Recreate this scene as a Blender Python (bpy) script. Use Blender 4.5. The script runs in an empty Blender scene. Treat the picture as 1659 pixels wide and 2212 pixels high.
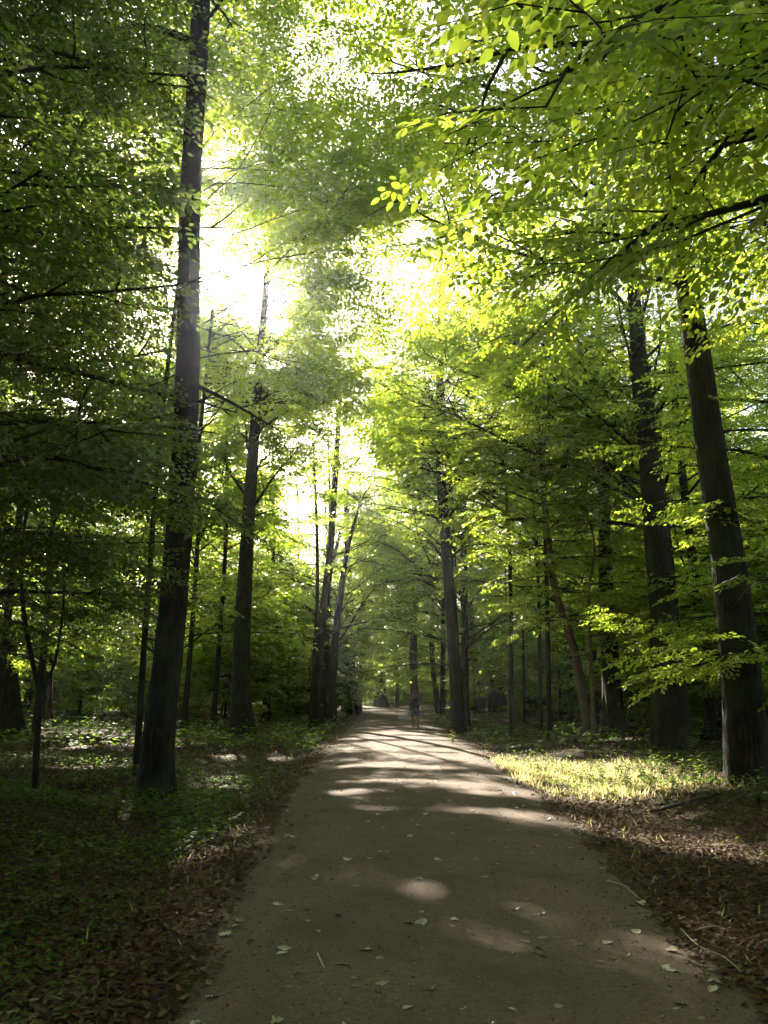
import bpy, math
import numpy as np
from math import radians as R, sin, cos, pi, tan, atan, exp

# ------------------------------------------------------------ camera, sky, sun, exposure
sc = bpy.context.scene
PITCH = R(13.0)
CAM_H = 1.6
cd = bpy.data.cameras.new('camera'); cam = bpy.data.objects.new('camera', cd)
sc.collection.objects.link(cam); sc.camera = cam
cam.location = (0, 0, CAM_H); cam.rotation_euler = (R(90) + PITCH, 0, 0)
cd.sensor_fit = 'VERTICAL'; cd.sensor_height = 24.0
cd.lens = 24.0 * 1720.0 / 2212.0
cd.clip_start = 0.05; cd.clip_end = 3000
SUN_AZ = R(-13.5)      # left of the viewing direction (+Y)
SUN_EL = R(28.5)
SDIR = np.array([sin(SUN_AZ) * cos(SUN_EL), cos(SUN_AZ) * cos(SUN_EL), sin(SUN_EL)])
w = bpy.data.worlds.new('World'); sc.world = w; w.use_nodes = True
wn = w.node_tree; bg = wn.nodes['Background']
sky = wn.nodes.new('ShaderNodeTexSky'); sky.sky_type = 'NISHITA'; sky.sun_disc = False
sky.sun_elevation = SUN_EL; sky.sun_rotation = SUN_AZ
sky.air_density = 1.0; sky.dust_density = 2.5; sky.ozone_density = 1.0
wn.links.new(sky.outputs[0], bg.inputs[0]); bg.inputs[1].default_value = 0.05
sl = bpy.data.lights.new('sun', 'SUN'); so = bpy.data.objects.new('sun', sl)
sc.collection.objects.link(so)
sl.energy = 5.0; sl.angle = R(0.5); sl.color = (1.0, 0.9, 0.74)
so.rotation_euler = (R(90) - SUN_EL, 0, pi - SUN_AZ)
so.location = (-20, 40, 40)
sc.view_settings.view_transform = 'Standard'; sc.view_settings.look = 'None'
sc.view_settings.exposure = 2.65; sc.view_settings.gamma = 1.0
sc.render.engine = 'CYCLES'
cy = sc.cycles
cy.max_bounces = 8; cy.diffuse_bounces = 4; cy.transmission_bounces = 6
cy.glossy_bounces = 2; cy.transparent_max_bounces = 4; cy.volume_bounces = 1
cy.caustics_reflective = False; cy.caustics_refractive = False
cy.sample_clamp_indirect = 8.0
cy.use_adaptive_sampling = True; cy.adaptive_threshold = 0.02
cy.use_denoising = True

RNG = np.random.default_rng(7)

def P(px, py, y):
    """world point seen at pixel (of the 1659x2212 view) at forward distance y"""
    dx = (px - 829.5) / 1720.0; dy = (1106 - py) / 1720.0
    f = cos(PITCH) - sin(PITCH) * dy; u = sin(PITCH) + cos(PITCH) * dy
    k = y / f
    return np.array([dx * k, y, CAM_H + u * k])

def G(px, py):
    dx = (px - 829.5) / 1720.0; dy = (1106 - py) / 1720.0
    f = cos(PITCH) - sin(PITCH) * dy; u = sin(PITCH) + cos(PITCH) * dy
    k = -CAM_H / u
    return np.array([dx * k, f * k, 0.0])

# ------------------------------------------------------------ value noise (numpy)
def _h(ix, iy, iz, s):
    n = (ix * 374761393 + iy * 668265263 + iz * 2147483647 + s * 974634777) & 0xFFFFFFFF
    n = ((n ^ (n >> 13)) * 1274126177) & 0xFFFFFFFF
    n = n ^ (n >> 16)
    return (n & 0xFFFF) / 65535.0

def vnoise(p, scale=1.0, seed=0):
    p = np.asarray(p, float) * scale
    i = np.floor(p).astype(np.int64); f = p - i; f = f * f * (3 - 2 * f)
    x, y, z = i[..., 0], i[..., 1], i[..., 2]
    fx, fy, fz = f[..., 0], f[..., 1], f[..., 2]
    def L(a, b, t): return a + (b - a) * t
    c = [[[_h(x + a, y + b, z + d, seed) for d in (0, 1)] for b in (0, 1)] for a in (0, 1)]
    r = [[L(c[a][b][0], c[a][b][1], fz) for b in (0, 1)] for a in (0, 1)]
    r = [L(r[a][0], r[a][1], fy) for a in (0, 1)]
    return L(r[0], r[1], fx)

def fbm(p, scale=1.0, seed=0, o=3):
    s = 0; a = .5; t = 0
    for k in range(o):
        s = s + a * vnoise(p, scale * 2 ** k, seed + k); t += a; a *= .5
    return s / t

def v3(x, y, z=0.0):
    x = np.asarray(x, float)
    return np.stack([x, np.broadcast_to(y, x.shape), np.broadcast_to(z, x.shape)], -1)

# ------------------------------------------------------------ ground shape
def path_edges(y):
    y = np.asarray(y, float)
    l = np.interp(y, [-5, 0, 4, 6, 15, 39, 90, 130, 200], [-.9, -.95, -1.1, -1.2, -1.65, -1.8, -2.4, -8.5, -32])
    r = np.interp(y, [-5, 0, 5, 6, 15, 39, 90, 130, 200], [2.2, 2.1, 2.05, 2.12, 2.6, 2.95, 2.4, -3.5, -27])
    return l, r

def gz(x, y):
    x = np.asarray(x, float); y = np.asarray(y, float)
    l, r = path_edges(y); c = (l + r) / 2; h = (r - l) / 2
    d = np.abs(x - c)
    z = np.where(d < h, -0.07 * (d / h) ** 2, 0)
    o = np.clip(d - h, 0, None)
    dip = -0.07 - 0.13 * np.clip(o / 0.9, 0, 1) ** 1.3
    back = np.clip((o - 1.6) / 3.0, 0, 1); back = back * back * (3 - 2 * back)
    zo = dip + 0.2 * back
    z = np.where(d < h, z, zo)
    n = (fbm(v3(x, y), .35, 3) - .5) * .35 * np.clip((o - .3) / 3, 0, 1)
    n2 = (fbm(v3(x, y), 2.2, 9) - .5) * (.035 + .05 * np.clip(o / .6, 0, 1))
    return z + n + n2 + np.clip((y - 85) / 90, 0, 3) ** 1.5 * 3.0 * np.clip(.25 + np.abs(x + 2) / 30, 0, 1)

def gz1(x, y): return float(gz(np.array([x]), np.array([y]))[0])

# ------------------------------------------------------------ object helpers
COL = sc.collection
def mesh_from(name, V, F, mats, attr=None, smooth=False, tri=False, matidx=None):
    m = bpy.data.meshes.new(name)
    V = np.ascontiguousarray(V, dtype=np.float32); F = np.ascontiguousarray(F, dtype=np.int32)
    n = len(V); k = F.shape[1]; nf = len(F)
    m.vertices.add(n); m.vertices.foreach_set('co', V.ravel())
    m.loops.add(nf * k); m.loops.foreach_set('vertex_index', F.ravel())
    m.polygons.add(nf); m.polygons.foreach_set('loop_start', np.arange(0, nf * k, k, dtype=np.int32))
    if smooth: m.polygons.foreach_set('use_smooth', np.ones(nf, dtype=bool))
    for mt in (mats if isinstance(mats, (list, tuple)) else [mats]): m.materials.append(mt)
    if matidx is not None: m.polygons.foreach_set('material_index', np.ascontiguousarray(matidx, dtype=np.int32))
    if attr is not None:
        a = m.attributes.new('v', 'FLOAT', 'FACE'); a.data.foreach_set('value', np.ascontiguousarray(attr, dtype=np.float32))
    m.update(calc_edges=True)
    return m

def link(name, mesh, parent=None, loc=None):
    o = bpy.data.objects.new(name, mesh); COL.objects.link(o)
    if parent is not None: o.parent = parent
    if loc is not None: o.location = loc
    return o

def tag(o, label=None, cat=None, group=None, kind=None):
    if label: o['label'] = label
    if cat: o['category'] = cat
    if group: o['group'] = group
    if kind: o['kind'] = kind
    return o

def thing(name, loc, label, cat, group=None):
    o = bpy.data.objects.new(name, None); COL.objects.link(o); o.location = loc
    o.empty_display_size = .2
    return tag(o, label, cat, group)

def copy_tree(root, loc, rz, scale=1.0, label=None, group=None, name=None):
    r = root.copy(); COL.objects.link(r)
    if name: r.name = name
    r.location = loc; r.rotation_euler = (0, 0, rz)
    r.scale = (scale,) * 3 if not isinstance(scale, tuple) else scale
    if label: r['label'] = label
    if group: r['group'] = group
    for ch in list(root.children):
        c = ch.copy(); COL.objects.link(c); c.parent = r
    return r

# ------------------------------------------------------------ materials
def newmat(name):
    m = bpy.data.materials.new(name); m.use_nodes = True
    nt = m.node_tree
    for n in list(nt.nodes): nt.nodes.remove(n)
    out = nt.nodes.new('ShaderNodeOutputMaterial')
    return m, nt, out

def N(nt, t, **kw):
    n = nt.nodes.new(t)
    for k, v in kw.items(): setattr(n, k, v)
    return n

def ramp(nt, fac, stops, interp='LINEAR'):
    r = N(nt, 'ShaderNodeValToRGB'); cr = r.color_ramp; cr.interpolation = interp
    while len(cr.elements) > 1: cr.elements.remove(cr.elements[-1])
    cr.elements[0].position = stops[0][0]; cr.elements[0].color = (*stops[0][1], 1)
    for p, c in stops[1:]:
        e = cr.elements.new(p); e.color = (*c, 1)
    nt.links.new(fac, r.inputs[0]); return r.outputs[0]

def leaf_mat(name, stops, tstops, tr=.5, gloss=.06, rough=.35):
    m, nt, out = newmat(name); L = nt.links.new
    at = N(nt, 'ShaderNodeAttribute', attribute_name='v')
    f = at.outputs['Fac']
    base = ramp(nt, f, stops); tcol = ramp(nt, f, tstops)
    d = N(nt, 'ShaderNodeBsdfDiffuse'); L(base, d.inputs[0])
    t = N(nt, 'ShaderNodeBsdfTranslucent'); L(tcol, t.inputs[0])
    mx = N(nt, 'ShaderNodeMixShader'); mx.inputs[0].default_value = tr
    L(d.outputs[0], mx.inputs[1]); L(t.outputs[0], mx.inputs[2])
    g = N(nt, 'ShaderNodeBsdfGlossy'); g.inputs['Roughness'].default_value = rough
    g.inputs[0].default_value = (1, 1, 1, 1)
    fr = N(nt, 'ShaderNodeFresnel'); fr.inputs[0].default_value = 1.4
    mu = N(nt, 'ShaderNodeMath', operation='MULTIPLY'); L(fr.outputs[0], mu.inputs[0]); mu.inputs[1].default_value = gloss * 10
    mx2 = N(nt, 'ShaderNodeMixShader'); L(mu.outputs[0], mx2.inputs[0])
    L(mx.outputs[0], mx2.inputs[1]); L(g.outputs[0], mx2.inputs[2])
    L(mx2.outputs[0], out.inputs[0])
    return m

M_LEAF = leaf_mat('beech_leaf',
    [(0, (.035, .07, .010)), (.6, (.055, .105, .014)), (.93, (.09, .13, .015)), (.985, (.11, .12, .02)), (1, (.25, .09, .02))],
    [(0, (.42, .60, .04)), (.5, (.58, .74, .06)), (.93, (.76, .84, .09)), (.985, (.82, .80, .06)), (1, (.7, .3, .05))], tr=.62, gloss=.02)
M_LEAF_SHADE = leaf_mat('shaded_beech_leaf',  # darker copy of the leaf material: crown shade is put into its colour
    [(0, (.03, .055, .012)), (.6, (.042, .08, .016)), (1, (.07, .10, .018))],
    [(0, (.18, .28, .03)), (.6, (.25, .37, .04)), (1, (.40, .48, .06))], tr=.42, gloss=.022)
M_HERB = leaf_mat('herb_leaf',
    [(0, (.035, .062, .012)), (.6, (.07, .11, .02)), (1, (.15, .17, .045))],
    [(0, (.18, .34, .03)), (.6, (.30, .46, .05)), (1, (.5, .6, .1))], tr=.42, gloss=.012, rough=.55)
M_DRYGRASS = leaf_mat('dry_grass_blade',
    [(0, (.14, .16, .05)), (.4, (.32, .28, .13)), (.8, (.50, .40, .22)), (1, (.50, .32, .15))],
    [(0, (.40, .50, .10)), (.4, (.68, .62, .26)), (.8, (.82, .68, .38)), (1, (.75, .50, .22))], tr=.55, gloss=.02)
M_LITTER = leaf_mat('dry_leaf',
    [(0, (.045, .028, .018)), (.35, (.10, .055, .032)), (.65, (.14, .085, .052)), (.9, (.20, .14, .095)), (.97, (.30, .26, .20)), (1, (.06, .11, .03))],
    [(0, (.05, .03, .02)), (.6, (.20, .10, .05)), (1, (.3, .22, .1))], tr=.15, gloss=.015, rough=.6)
M_PATHLEAF = leaf_mat('path_dry_leaf',
    [(0, (.04, .03, .022)), (.35, (.15, .115, .08)), (.6, (.32, .27, .20)), (.9, (.50, .45, .37)), (1, (.58, .54, .46))],
    [(0, (.05, .03, .02)), (1, (.3, .22, .12))], tr=.12, gloss=.05, rough=.45)

def bark_mat(name, c0, c1, c2, stretch=6.0, scale=14.0, bump=.6, moss=0.0):
    m, nt, out = newmat(name); L = nt.links.new
    tc = N(nt, 'ShaderNodeTexCoord'); mp = N(nt, 'ShaderNodeMapping')
    mp.inputs['Scale'].default_value = (1, 1, 1 / stretch); L(tc.outputs['Object'], mp.inputs[0])
    n1 = N(nt, 'ShaderNodeTexNoise'); n1.inputs['Scale'].default_value = scale; n1.inputs['Detail'].default_value = 6
    L(mp.outputs[0], n1.inputs['Vector'])
    n2 = N(nt, 'ShaderNodeTexNoise'); n2.inputs['Scale'].default_value = 1.3; n2.inputs['Detail'].default_value = 3
    L(tc.outputs['Object'], n2.inputs['Vector'])
    c = ramp(nt, n1.outputs[0], [(.3, c0), (.5, c1), (.72, c2)])
    pt = ramp(nt, n2.outputs[0], [(.45, (0, 0, 0)), (.62, (1, 1, 1))])
    mm = N(nt, 'ShaderNodeMix', data_type='RGBA'); mm.inputs['B'].default_value = (.05, .065, .03, 1)
    mu = N(nt, 'ShaderNodeMath', operation='MULTIPLY'); L(pt, mu.inputs[0]); mu.inputs[1].default_value = moss
    L(mu.outputs[0], mm.inputs['Factor']); L(c, mm.inputs['A'])
    b = N(nt, 'ShaderNodeBsdfPrincipled'); L(mm.outputs['Result'], b.inputs['Base Color'])
    b.inputs['Roughness'].default_value = .9; b.inputs['Specular IOR Level'].default_value = .2
    bp = N(nt, 'ShaderNodeBump'); bp.inputs['Strength'].default_value = bump; bp.inputs['Distance'].default_value = .03
    L(n1.outputs[0], bp.inputs['Height']); L(bp.outputs[0], b.inputs['Normal'])
    L(b.outputs[0], out.inputs[0])
    return m

M_OAK = bark_mat('ridged_bark', (.007, .0055, .004), (.018, .014, .010), (.046, .035, .026), 7, 22, .9, .45)
M_BEECH = bark_mat('smooth_bark', (.014, .011, .009), (.027, .022, .017), (.050, .042, .032), 2.5, 9, .5, .4)
M_PALE = bark_mat('pale_bark', (.09, .065, .042), (.14, .10, .066), (.19, .145, .10), 2, 6, .3, .1)
M_TWIG = bark_mat('twig_bark', (.03, .024, .018), (.05, .04, .03), (.08, .065, .05), 2, 30, .2, 0)

def ground_mat(name, stops, scale, bump, dist, big=None, rough=.95):
    m, nt, out = newmat(name); L = nt.links.new
    tc = N(nt, 'ShaderNodeTexCoord')
    n1 = N(nt, 'ShaderNodeTexNoise'); n1.inputs['Scale'].default_value = scale; n1.inputs['Detail'].default_value = 9; n1.inputs['Roughness'].default_value = .65
    L(tc.outputs['Object'], n1.inputs['Vector'])
    c = ramp(nt, n1.outputs[0], stops)
    if big:
        n2 = N(nt, 'ShaderNodeTexNoise'); n2.inputs['Scale'].default_value = big[0]; n2.inputs['Detail'].default_value = 4
        L(tc.outputs['Object'], n2.inputs['Vector'])
        f = ramp(nt, n2.outputs[0], [(big[1], (0, 0, 0)), (big[2], (1, 1, 1))])
        mm = N(nt, 'ShaderNodeMix', data_type='RGBA'); L(f, mm.inputs['Factor']); L(c, mm.inputs['A'])
        mm.inputs['B'].default_value = (*big[3], 1); c = mm.outputs['Result']
    b = N(nt, 'ShaderNodeBsdfPrincipled'); L(c, b.inputs['Base Color'])
    b.inputs['Roughness'].default_value = rough; b.inputs['Specular IOR Level'].default_value = .15
    vo = N(nt, 'ShaderNodeTexVoronoi'); vo.inputs['Scale'].default_value = scale * 4
    L(tc.outputs['Object'], vo.inputs['Vector'])
    ad = N(nt, 'ShaderNodeMath', operation='ADD'); L(n1.outputs[0], ad.inputs[0])
    m3 = N(nt, 'ShaderNodeMath', operation='MULTIPLY'); L(vo.outputs['Distance'], m3.inputs[0]); m3.inputs[1].default_value = .35
    L(m3.outputs[0], ad.inputs[1])
    bp = N(nt, 'ShaderNodeBump'); bp.inputs['Strength'].default_value = bump; bp.inputs['Distance'].default_value = dist
    L(ad.outputs[0], bp.inputs['Height']); L(bp.outputs[0], b.inputs['Normal'])
    L(b.outputs[0], out.inputs[0])
    return m

M_GROUND = ground_mat('forest_soil', [(.3, (.025, .017, .011)), (.5, (.07, .042, .027)), (.7, (.13, .085, .055))], 9, .9, .04,
                      (.5, .5, .66, (.045, .055, .018)))
M_PATH = ground_mat('packed_sand', [(.25, (.10, .073, .057)), (.5, (.16, .118, .094)), (.75, (.235, .178, .145))], 26, .9, .012,
                    (1.1, .4, .72, (.10, .077, .061)))

# ------------------------------------------------------------ leaves and sprays
HEX = np.array([[0, 0, 0], [.3, .27, .05], [.72, .2, .04], [1, 0, -.04], [.72, -.2, .04], [.3, -.27, .05]])
HEXF = np.array([[0, 5, 4, 3], [0, 3, 2, 1]])
DIA = np.array([[0, 0, 0], [.45, -.31, 0], [1, 0, 0], [.45, .31, 0]])
DIAF = np.array([[0, 1, 2, 3]])
def norm(a): return a / (np.linalg.norm(a, axis=-1, keepdims=True) + 1e-9)

def leaves_geo(Pn, D, U, S, var, lod=0):
    T, F = (HEX, HEXF) if lod == 0 else (DIA, DIAF)
    D = norm(D); W = norm(np.cross(U, D)); U = np.cross(D, W)
    S = np.asarray(S)[:, None, None]
    V = Pn[:, None, :] + S * (T[None, :, 0:1] * D[:, None] + T[None, :, 1:2] * W[:, None] + T[None, :, 2:3] * U[:, None])
    n = len(Pn); k = len(T)
    Fa = (F[None] + (np.arange(n) * k)[:, None, None]).reshape(-1, 4)
    return V.reshape(-1, 3), Fa, np.repeat(var, len(F))

def make_spray(rng, L=1.0, leaf=.08, width=.45, dens=.75):
    Pn = []; D = []; U = []; tw = []
    sd = rng.uniform(-.15, .15)
    def ax(t): return np.array([L * t, L * sd * sin(t * 2.5), -.16 * L * t * t])
    tw.append((ax(0), ax(.5), ax(1)))
    nside = max(3, int(L / (leaf * 1.0)))
    lines = [(ax(.05), ax(1.0))]
    for i in range(nside):
        t = .08 + .87 * (i + rng.uniform(-.2, .2)) / nside
        s = 1 if i % 2 else -1
        a = R(rng.uniform(40, 62)) * s
        ll = L * width * (1.08 - t) * rng.uniform(.7, 1.15)
        p = ax(t); d = np.array([cos(a), sin(a), -.12 + rng.uniform(-.1, .12)])
        lines.append((p, p + d * ll))
    for p, q in lines:
        d = q - p; ln = np.linalg.norm(d)
        if ln < .02: continue
        k = max(1, int(ln / (leaf * dens)))
        du = d / ln
        for j in range(k + 1):
            s = 1 if j % 2 else -1
            if j == k: s = 0
            tt = (j + .6) / (k + .6)
            a = R(rng.uniform(35, 70)) * s
            dd = np.array([du[0] * cos(a) - du[1] * sin(a), du[0] * sin(a) + du[1] * cos(a), du[2] - .12 + rng.uniform(-.28, .22)])
            uu = np.array([rng.normal(0, .4), rng.normal(0, .4), 1])
            Pn.append(p + d * tt); D.append(dd); U.append(uu)
    return np.array(Pn), norm(np.array(D)), norm(np.array(U)), np.array(tw[0])

_lib = {}
def spray_lib(leaf):
    k = round(leaf, 3)
    if k not in _lib:
        rng = np.random.default_rng(int(leaf * 1000))
        _lib[k] = [make_spray(rng, 1.0, leaf, rng.uniform(.42, .6), .8) for _ in range(7)]
    return _lib[k]

def tube(pts, rad, sides=6, close=False):
    pts = np.asarray(pts, float); rad = np.asarray(rad, float); k = len(pts)
    t = np.gradient(pts, axis=0); t = norm(t)
    ref = np.array([0., 0, 1]) if abs(t[0][2]) < .8 else np.array([1., 0, 0])
    a = norm(np.cross(t, ref)); b = np.cross(t, a)
    th = np.arange(sides) * 2 * pi / sides
    V = pts[:, None] + rad[:, None, None] * (np.cos(th)[None, :, None] * a[:, None] + np.sin(th)[None, :, None] * b[:, None])
    i = np.arange(k - 1)[:, None] * sides; j = np.arange(sides)[None]; j2 = (j + 1) % sides
    F = np.stack([i + j, i + j2, i + sides + j2, i + sides + j], -1).reshape(-1, 4)
    return V.reshape(-1, 3), F

class Geo:
    def __init__(s): s.V = []; s.F = []; s.A = []; s.n = 0
    def add(s, V, F, A=None):
        s.V.append(V); s.F.append(F + s.n); s.n += len(V)
        s.A.append(A if A is not None else np.zeros(len(F)))
    def empty(s): return s.n == 0
    def mesh(s, name, mat, smooth=False, attr=False, off=(0, 0, 0)):
        V = np.concatenate(s.V) - np.asarray(off)
        return mesh_from(name, V, np.concatenate(s.F), mat, np.concatenate(s.A) if attr else None, smooth)

def smoothline(pts, n):
    pts = np.asarray(pts, float)
    if len(pts) < 3:
        t = np.linspace(0, 1, n)[:, None]; return pts[0] + (pts[-1] - pts[0]) * t
    d = np.r_[0, np.cumsum(np.linalg.norm(np.diff(pts, axis=0), axis=1))]
    u = np.linspace(0, d[-1], n)
    # catmull-rom
    ext = np.vstack([2 * pts[0] - pts[1], pts, 2 * pts[-1] - pts[-2]])
    out = []
    for x in u:
        i = min(np.searchsorted(d, x, side='right') - 1, len(pts) - 2); i = max(i, 0)
        t = (x - d[i]) / (d[i + 1] - d[i]); p0, p1, p2, p3 = ext[i:i + 4]
        out.append(.5 * ((2 * p1) + (p2 - p0) * t + (2 * p0 - 5 * p1 + 4 * p2 - p3) * t * t + (3 * p1 - p0 - 3 * p2 + p3) * t ** 3))
    return np.array(out)

def trunk_geo(line, rad, rng, sides=20, flare=.8, ridge=0.0, base_z=None, lump=.04, flute=5):
    line = np.asarray(line); k = len(line)
    t = norm(np.gradient(line, axis=0))
    a = norm(np.cross(t, np.array([0., 1, 0]))); b = np.cross(t, a)
    th = np.arange(sides) * 2 * pi / sides
    h = line[:, 2] - line[0, 2]
    ph = rng.uniform(0, 6.28, 3)
    r = rad[:, None] * np.ones(sides)[None]
    fl = np.exp(-np.clip(h, 0, None) / (2.4 * rad[0] + .12))[:, None]
    lob = .55 + .45 * np.cos(flute * th + ph[0])[None] * .8 + .25 * np.cos(2 * th + ph[1])[None]
    r = r * (1 + flare * fl * lob)
    c = np.stack([np.cos(th)[None] * np.ones((k, 1)), np.sin(th)[None] * np.ones((k, 1)), np.broadcast_to(h[:, None], (k, sides))], -1)
    r = r * (1 + lump * 2 * (fbm(c * np.array([1, 1, .9]), 1.1, int(ph[2] * 100)) - .5))
    if ridge > 0:
        cc = c * np.array([rad[0] * 30, rad[0] * 30, 3.2])
        n = np.abs(fbm(cc, 1.0, 31, 2) - .5) * 2
        r = r + ridge * (n - .35)
    V = line[:, None] + r[..., None] * (np.cos(th)[None, :, None] * a[:, None] + np.sin(th)[None, :, None] * b[:, None])
    i = np.arange(k - 1)[:, None] * sides; j = np.arange(sides)[None]; j2 = (j + 1) % sides
    F = np.stack([i + j, i + j2, i + sides + j2, i + sides + j], -1).reshape(-1, 4)
    return V.reshape(-1, 3), F

# ------------------------------------------------------------ gaps in the canopy: towards the sun, and above the sunlit ground
LIT = [(.9, 36.0, 1.9, 1.0), (.8, 32, 2.3, 1.1), (1.0, 28.2, 2.2, 1.3), (1.3, 25.2, 2.0, .9), (1.6, 22.3, 1.9, 1.1), (-.2, 19.6, 1.2, .5), (-8.5, 26.5, 2, .8), (-14, 31, 2, 1), (-6.3, 19, 1.3, .6), (-9.2, 22.5, 1.8, .6), (-4.2, 24.5, 1.2, .6), (-3.2, 17, .8, .4), (5.0, 20.5, 2.6, 3.1), (3.8, 23.8, 1.7, 2.6), (5.0, 17.0, 1.0, .7),
       (.3, 17.3, .8, .45), (1.3, 15.6, .9, .45), (-.6, 14.3, .7, .4), (1.6, 12.0, 1.0, .3), (.45, 7.1, .30, .34), (.9, 18.9, 1.3, .45), (1.9, 14.2, .8, .35), (-.4, 12.2, .6, .25), (2.0, 11.4, .6, .25), (0, 15.9, .9, .35),
       (9.5, 31, 2, 1.2), (-12, 38, 2.5, 1.0), (7.2, 17.6, .7, .7)]
def lit_mask(W):
    gx = W[:, 0] - SDIR[0] / SDIR[2] * W[:, 2]; gy = W[:, 1] - SDIR[1] / SDIR[2] * W[:, 2]
    m = np.zeros(len(W))
    for (x, y, a, b) in LIT:
        m = np.maximum(m, np.exp(-(((gx - x) / a) ** 2 + ((gy - y) / b) ** 2) ** 2))
    return m * np.where((gy < 26.5) & (gy > 8), np.clip((fbm(v3(gx, gy), 1.5, 88, 2) - .25) * 6, 0, 1), 1)
def keep_prob(W):
    """W: world positions of sprays; returns probability to keep"""
    gx = W[:, 0] - SDIR[0] / SDIR[2] * W[:, 2]; gy = W[:, 1] - SDIR[1] / SDIR[2] * W[:, 2]
    m = lit_mask(W)
    # the open gap towards the sun, as a rough cone of thin canopy
    d = W - np.array([0, 0, CAM_H]); yy = np.maximum(d[:, 1], .1)
    az = np.degrees(np.arctan2(d[:, 0], yy)); el = np.degrees(np.arctan2(d[:, 2], np.hypot(d[:, 0], yy)))
    far = np.clip((np.linalg.norm(d, axis=1) - 9) / 4, 0, 1)
    n = fbm(W, .55, 77, 2)
    for (a, e, wa, we, s) in GAPS:
        q = ((az - a) / wa) ** 2 + ((el - e) / we) ** 2
        q = np.exp(-q * q) * s * far
        m = np.maximum(m, q * np.clip(.5 + (n - .38) * 4.5, .25, 1))
    return 1 - m

GAPS = [(-11.4, 30.0, 2.6, 3.2, 1.0), (-15.2, 31, 1.8, 4.0, .95), (-13.5, 36.5, 2.3, 2.6, .8), (-8.3, 28.5, 1.3, 2.0, .7), (-7, 43, 2.2, 1.8, .6), (-12, 43, 3, 2.5, .2),
        (-3, 39, 2, 1.6, .4), (-13.2, 20.5, 1.6, 2.0, .75)]
def shaft_prob(W):
    """holes in the high crowns along the sun's direction, where the understorey is sunlit in the photograph"""
    gx = W[:, 0] - SDIR[0] / SDIR[2] * W[:, 2]; gy = W[:, 1] - SDIR[1] / SDIR[2] * W[:, 2]
    n = fbm(v3(gx, gy), .42, 501, 2)
    reg = np.where(gy > 13, 1.0, np.clip((gx - 2.4) / .8, 0, 1)) * np.clip((gx + 3) / 2, 0, 1)
    reg = np.where((gy > 5.5) & (gy < 14) & (gx < 6.5), 0, reg)
    return 1 - reg * np.clip((n - SHAFT) * 9, 0, 1)
SHAFT = .37

# boles that stand clear of nearer foliage: (forward distance, half width, points (px, py) down the bole)
BOLES = [(13.6, 40, [(430, 0), (412, 400), (405, 800), (390, 1060)]), (33, 27, [(582, 560), (572, 650), (552, 900), (532, 1200), (520, 1480)]),
         (26, 42, [(1362, 600), (1378, 750), (1408, 1050), (1432, 1240)]), (14.6, 50, [(1470, 560), (1500, 720), (1540, 1000), (1570, 1180)]),
         (37, 20, [(950, 840), (952, 1020), (965, 1200), (980, 1400)]), (27, 16, [(1184, 880), (1175, 1040), (1192, 1240), (1240, 1400)])]
def bole_keep(W):
    d = W - np.array([0, 0, CAM_H]); y = np.maximum(d[:, 1], .1); z = d[:, 2]
    fw = y * cos(PITCH) + z * sin(PITCH); up = -y * sin(PITCH) + z * cos(PITCH); fw = np.maximum(fw, .1)
    px = 829.5 + 1720 * d[:, 0] / fw; py = 1106 - 1720 * up / fw
    k = np.ones(len(W))
    for (dist, hw, pts) in BOLES:
        ys = [p[1] for p in pts]; cx = np.interp(py, ys, [p[0] for p in pts])
        m = (W[:, 1] < dist) & (py > ys[0]) & (py < ys[-1]) & (np.abs(px - cx) < hw + 350 / y)
        k[m] = .12
    return k

def limb_line(rng, p0, az, el, L, n=7, sag=.5, wig=.08):
    """outward curve that starts at elevation el and flattens"""
    pts = [np.array(p0, float)]; e = el; a = az
    st = L / (n - 1)
    for i in range(n - 1):
        e = e * (1 - sag * .35) + rng.normal(0, wig) * .6; a += rng.normal(0, wig)
        pts.append(pts[-1] + st * np.array([cos(e) * sin(a), cos(e) * cos(a), sin(e)]))
    return np.array(pts)

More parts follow.
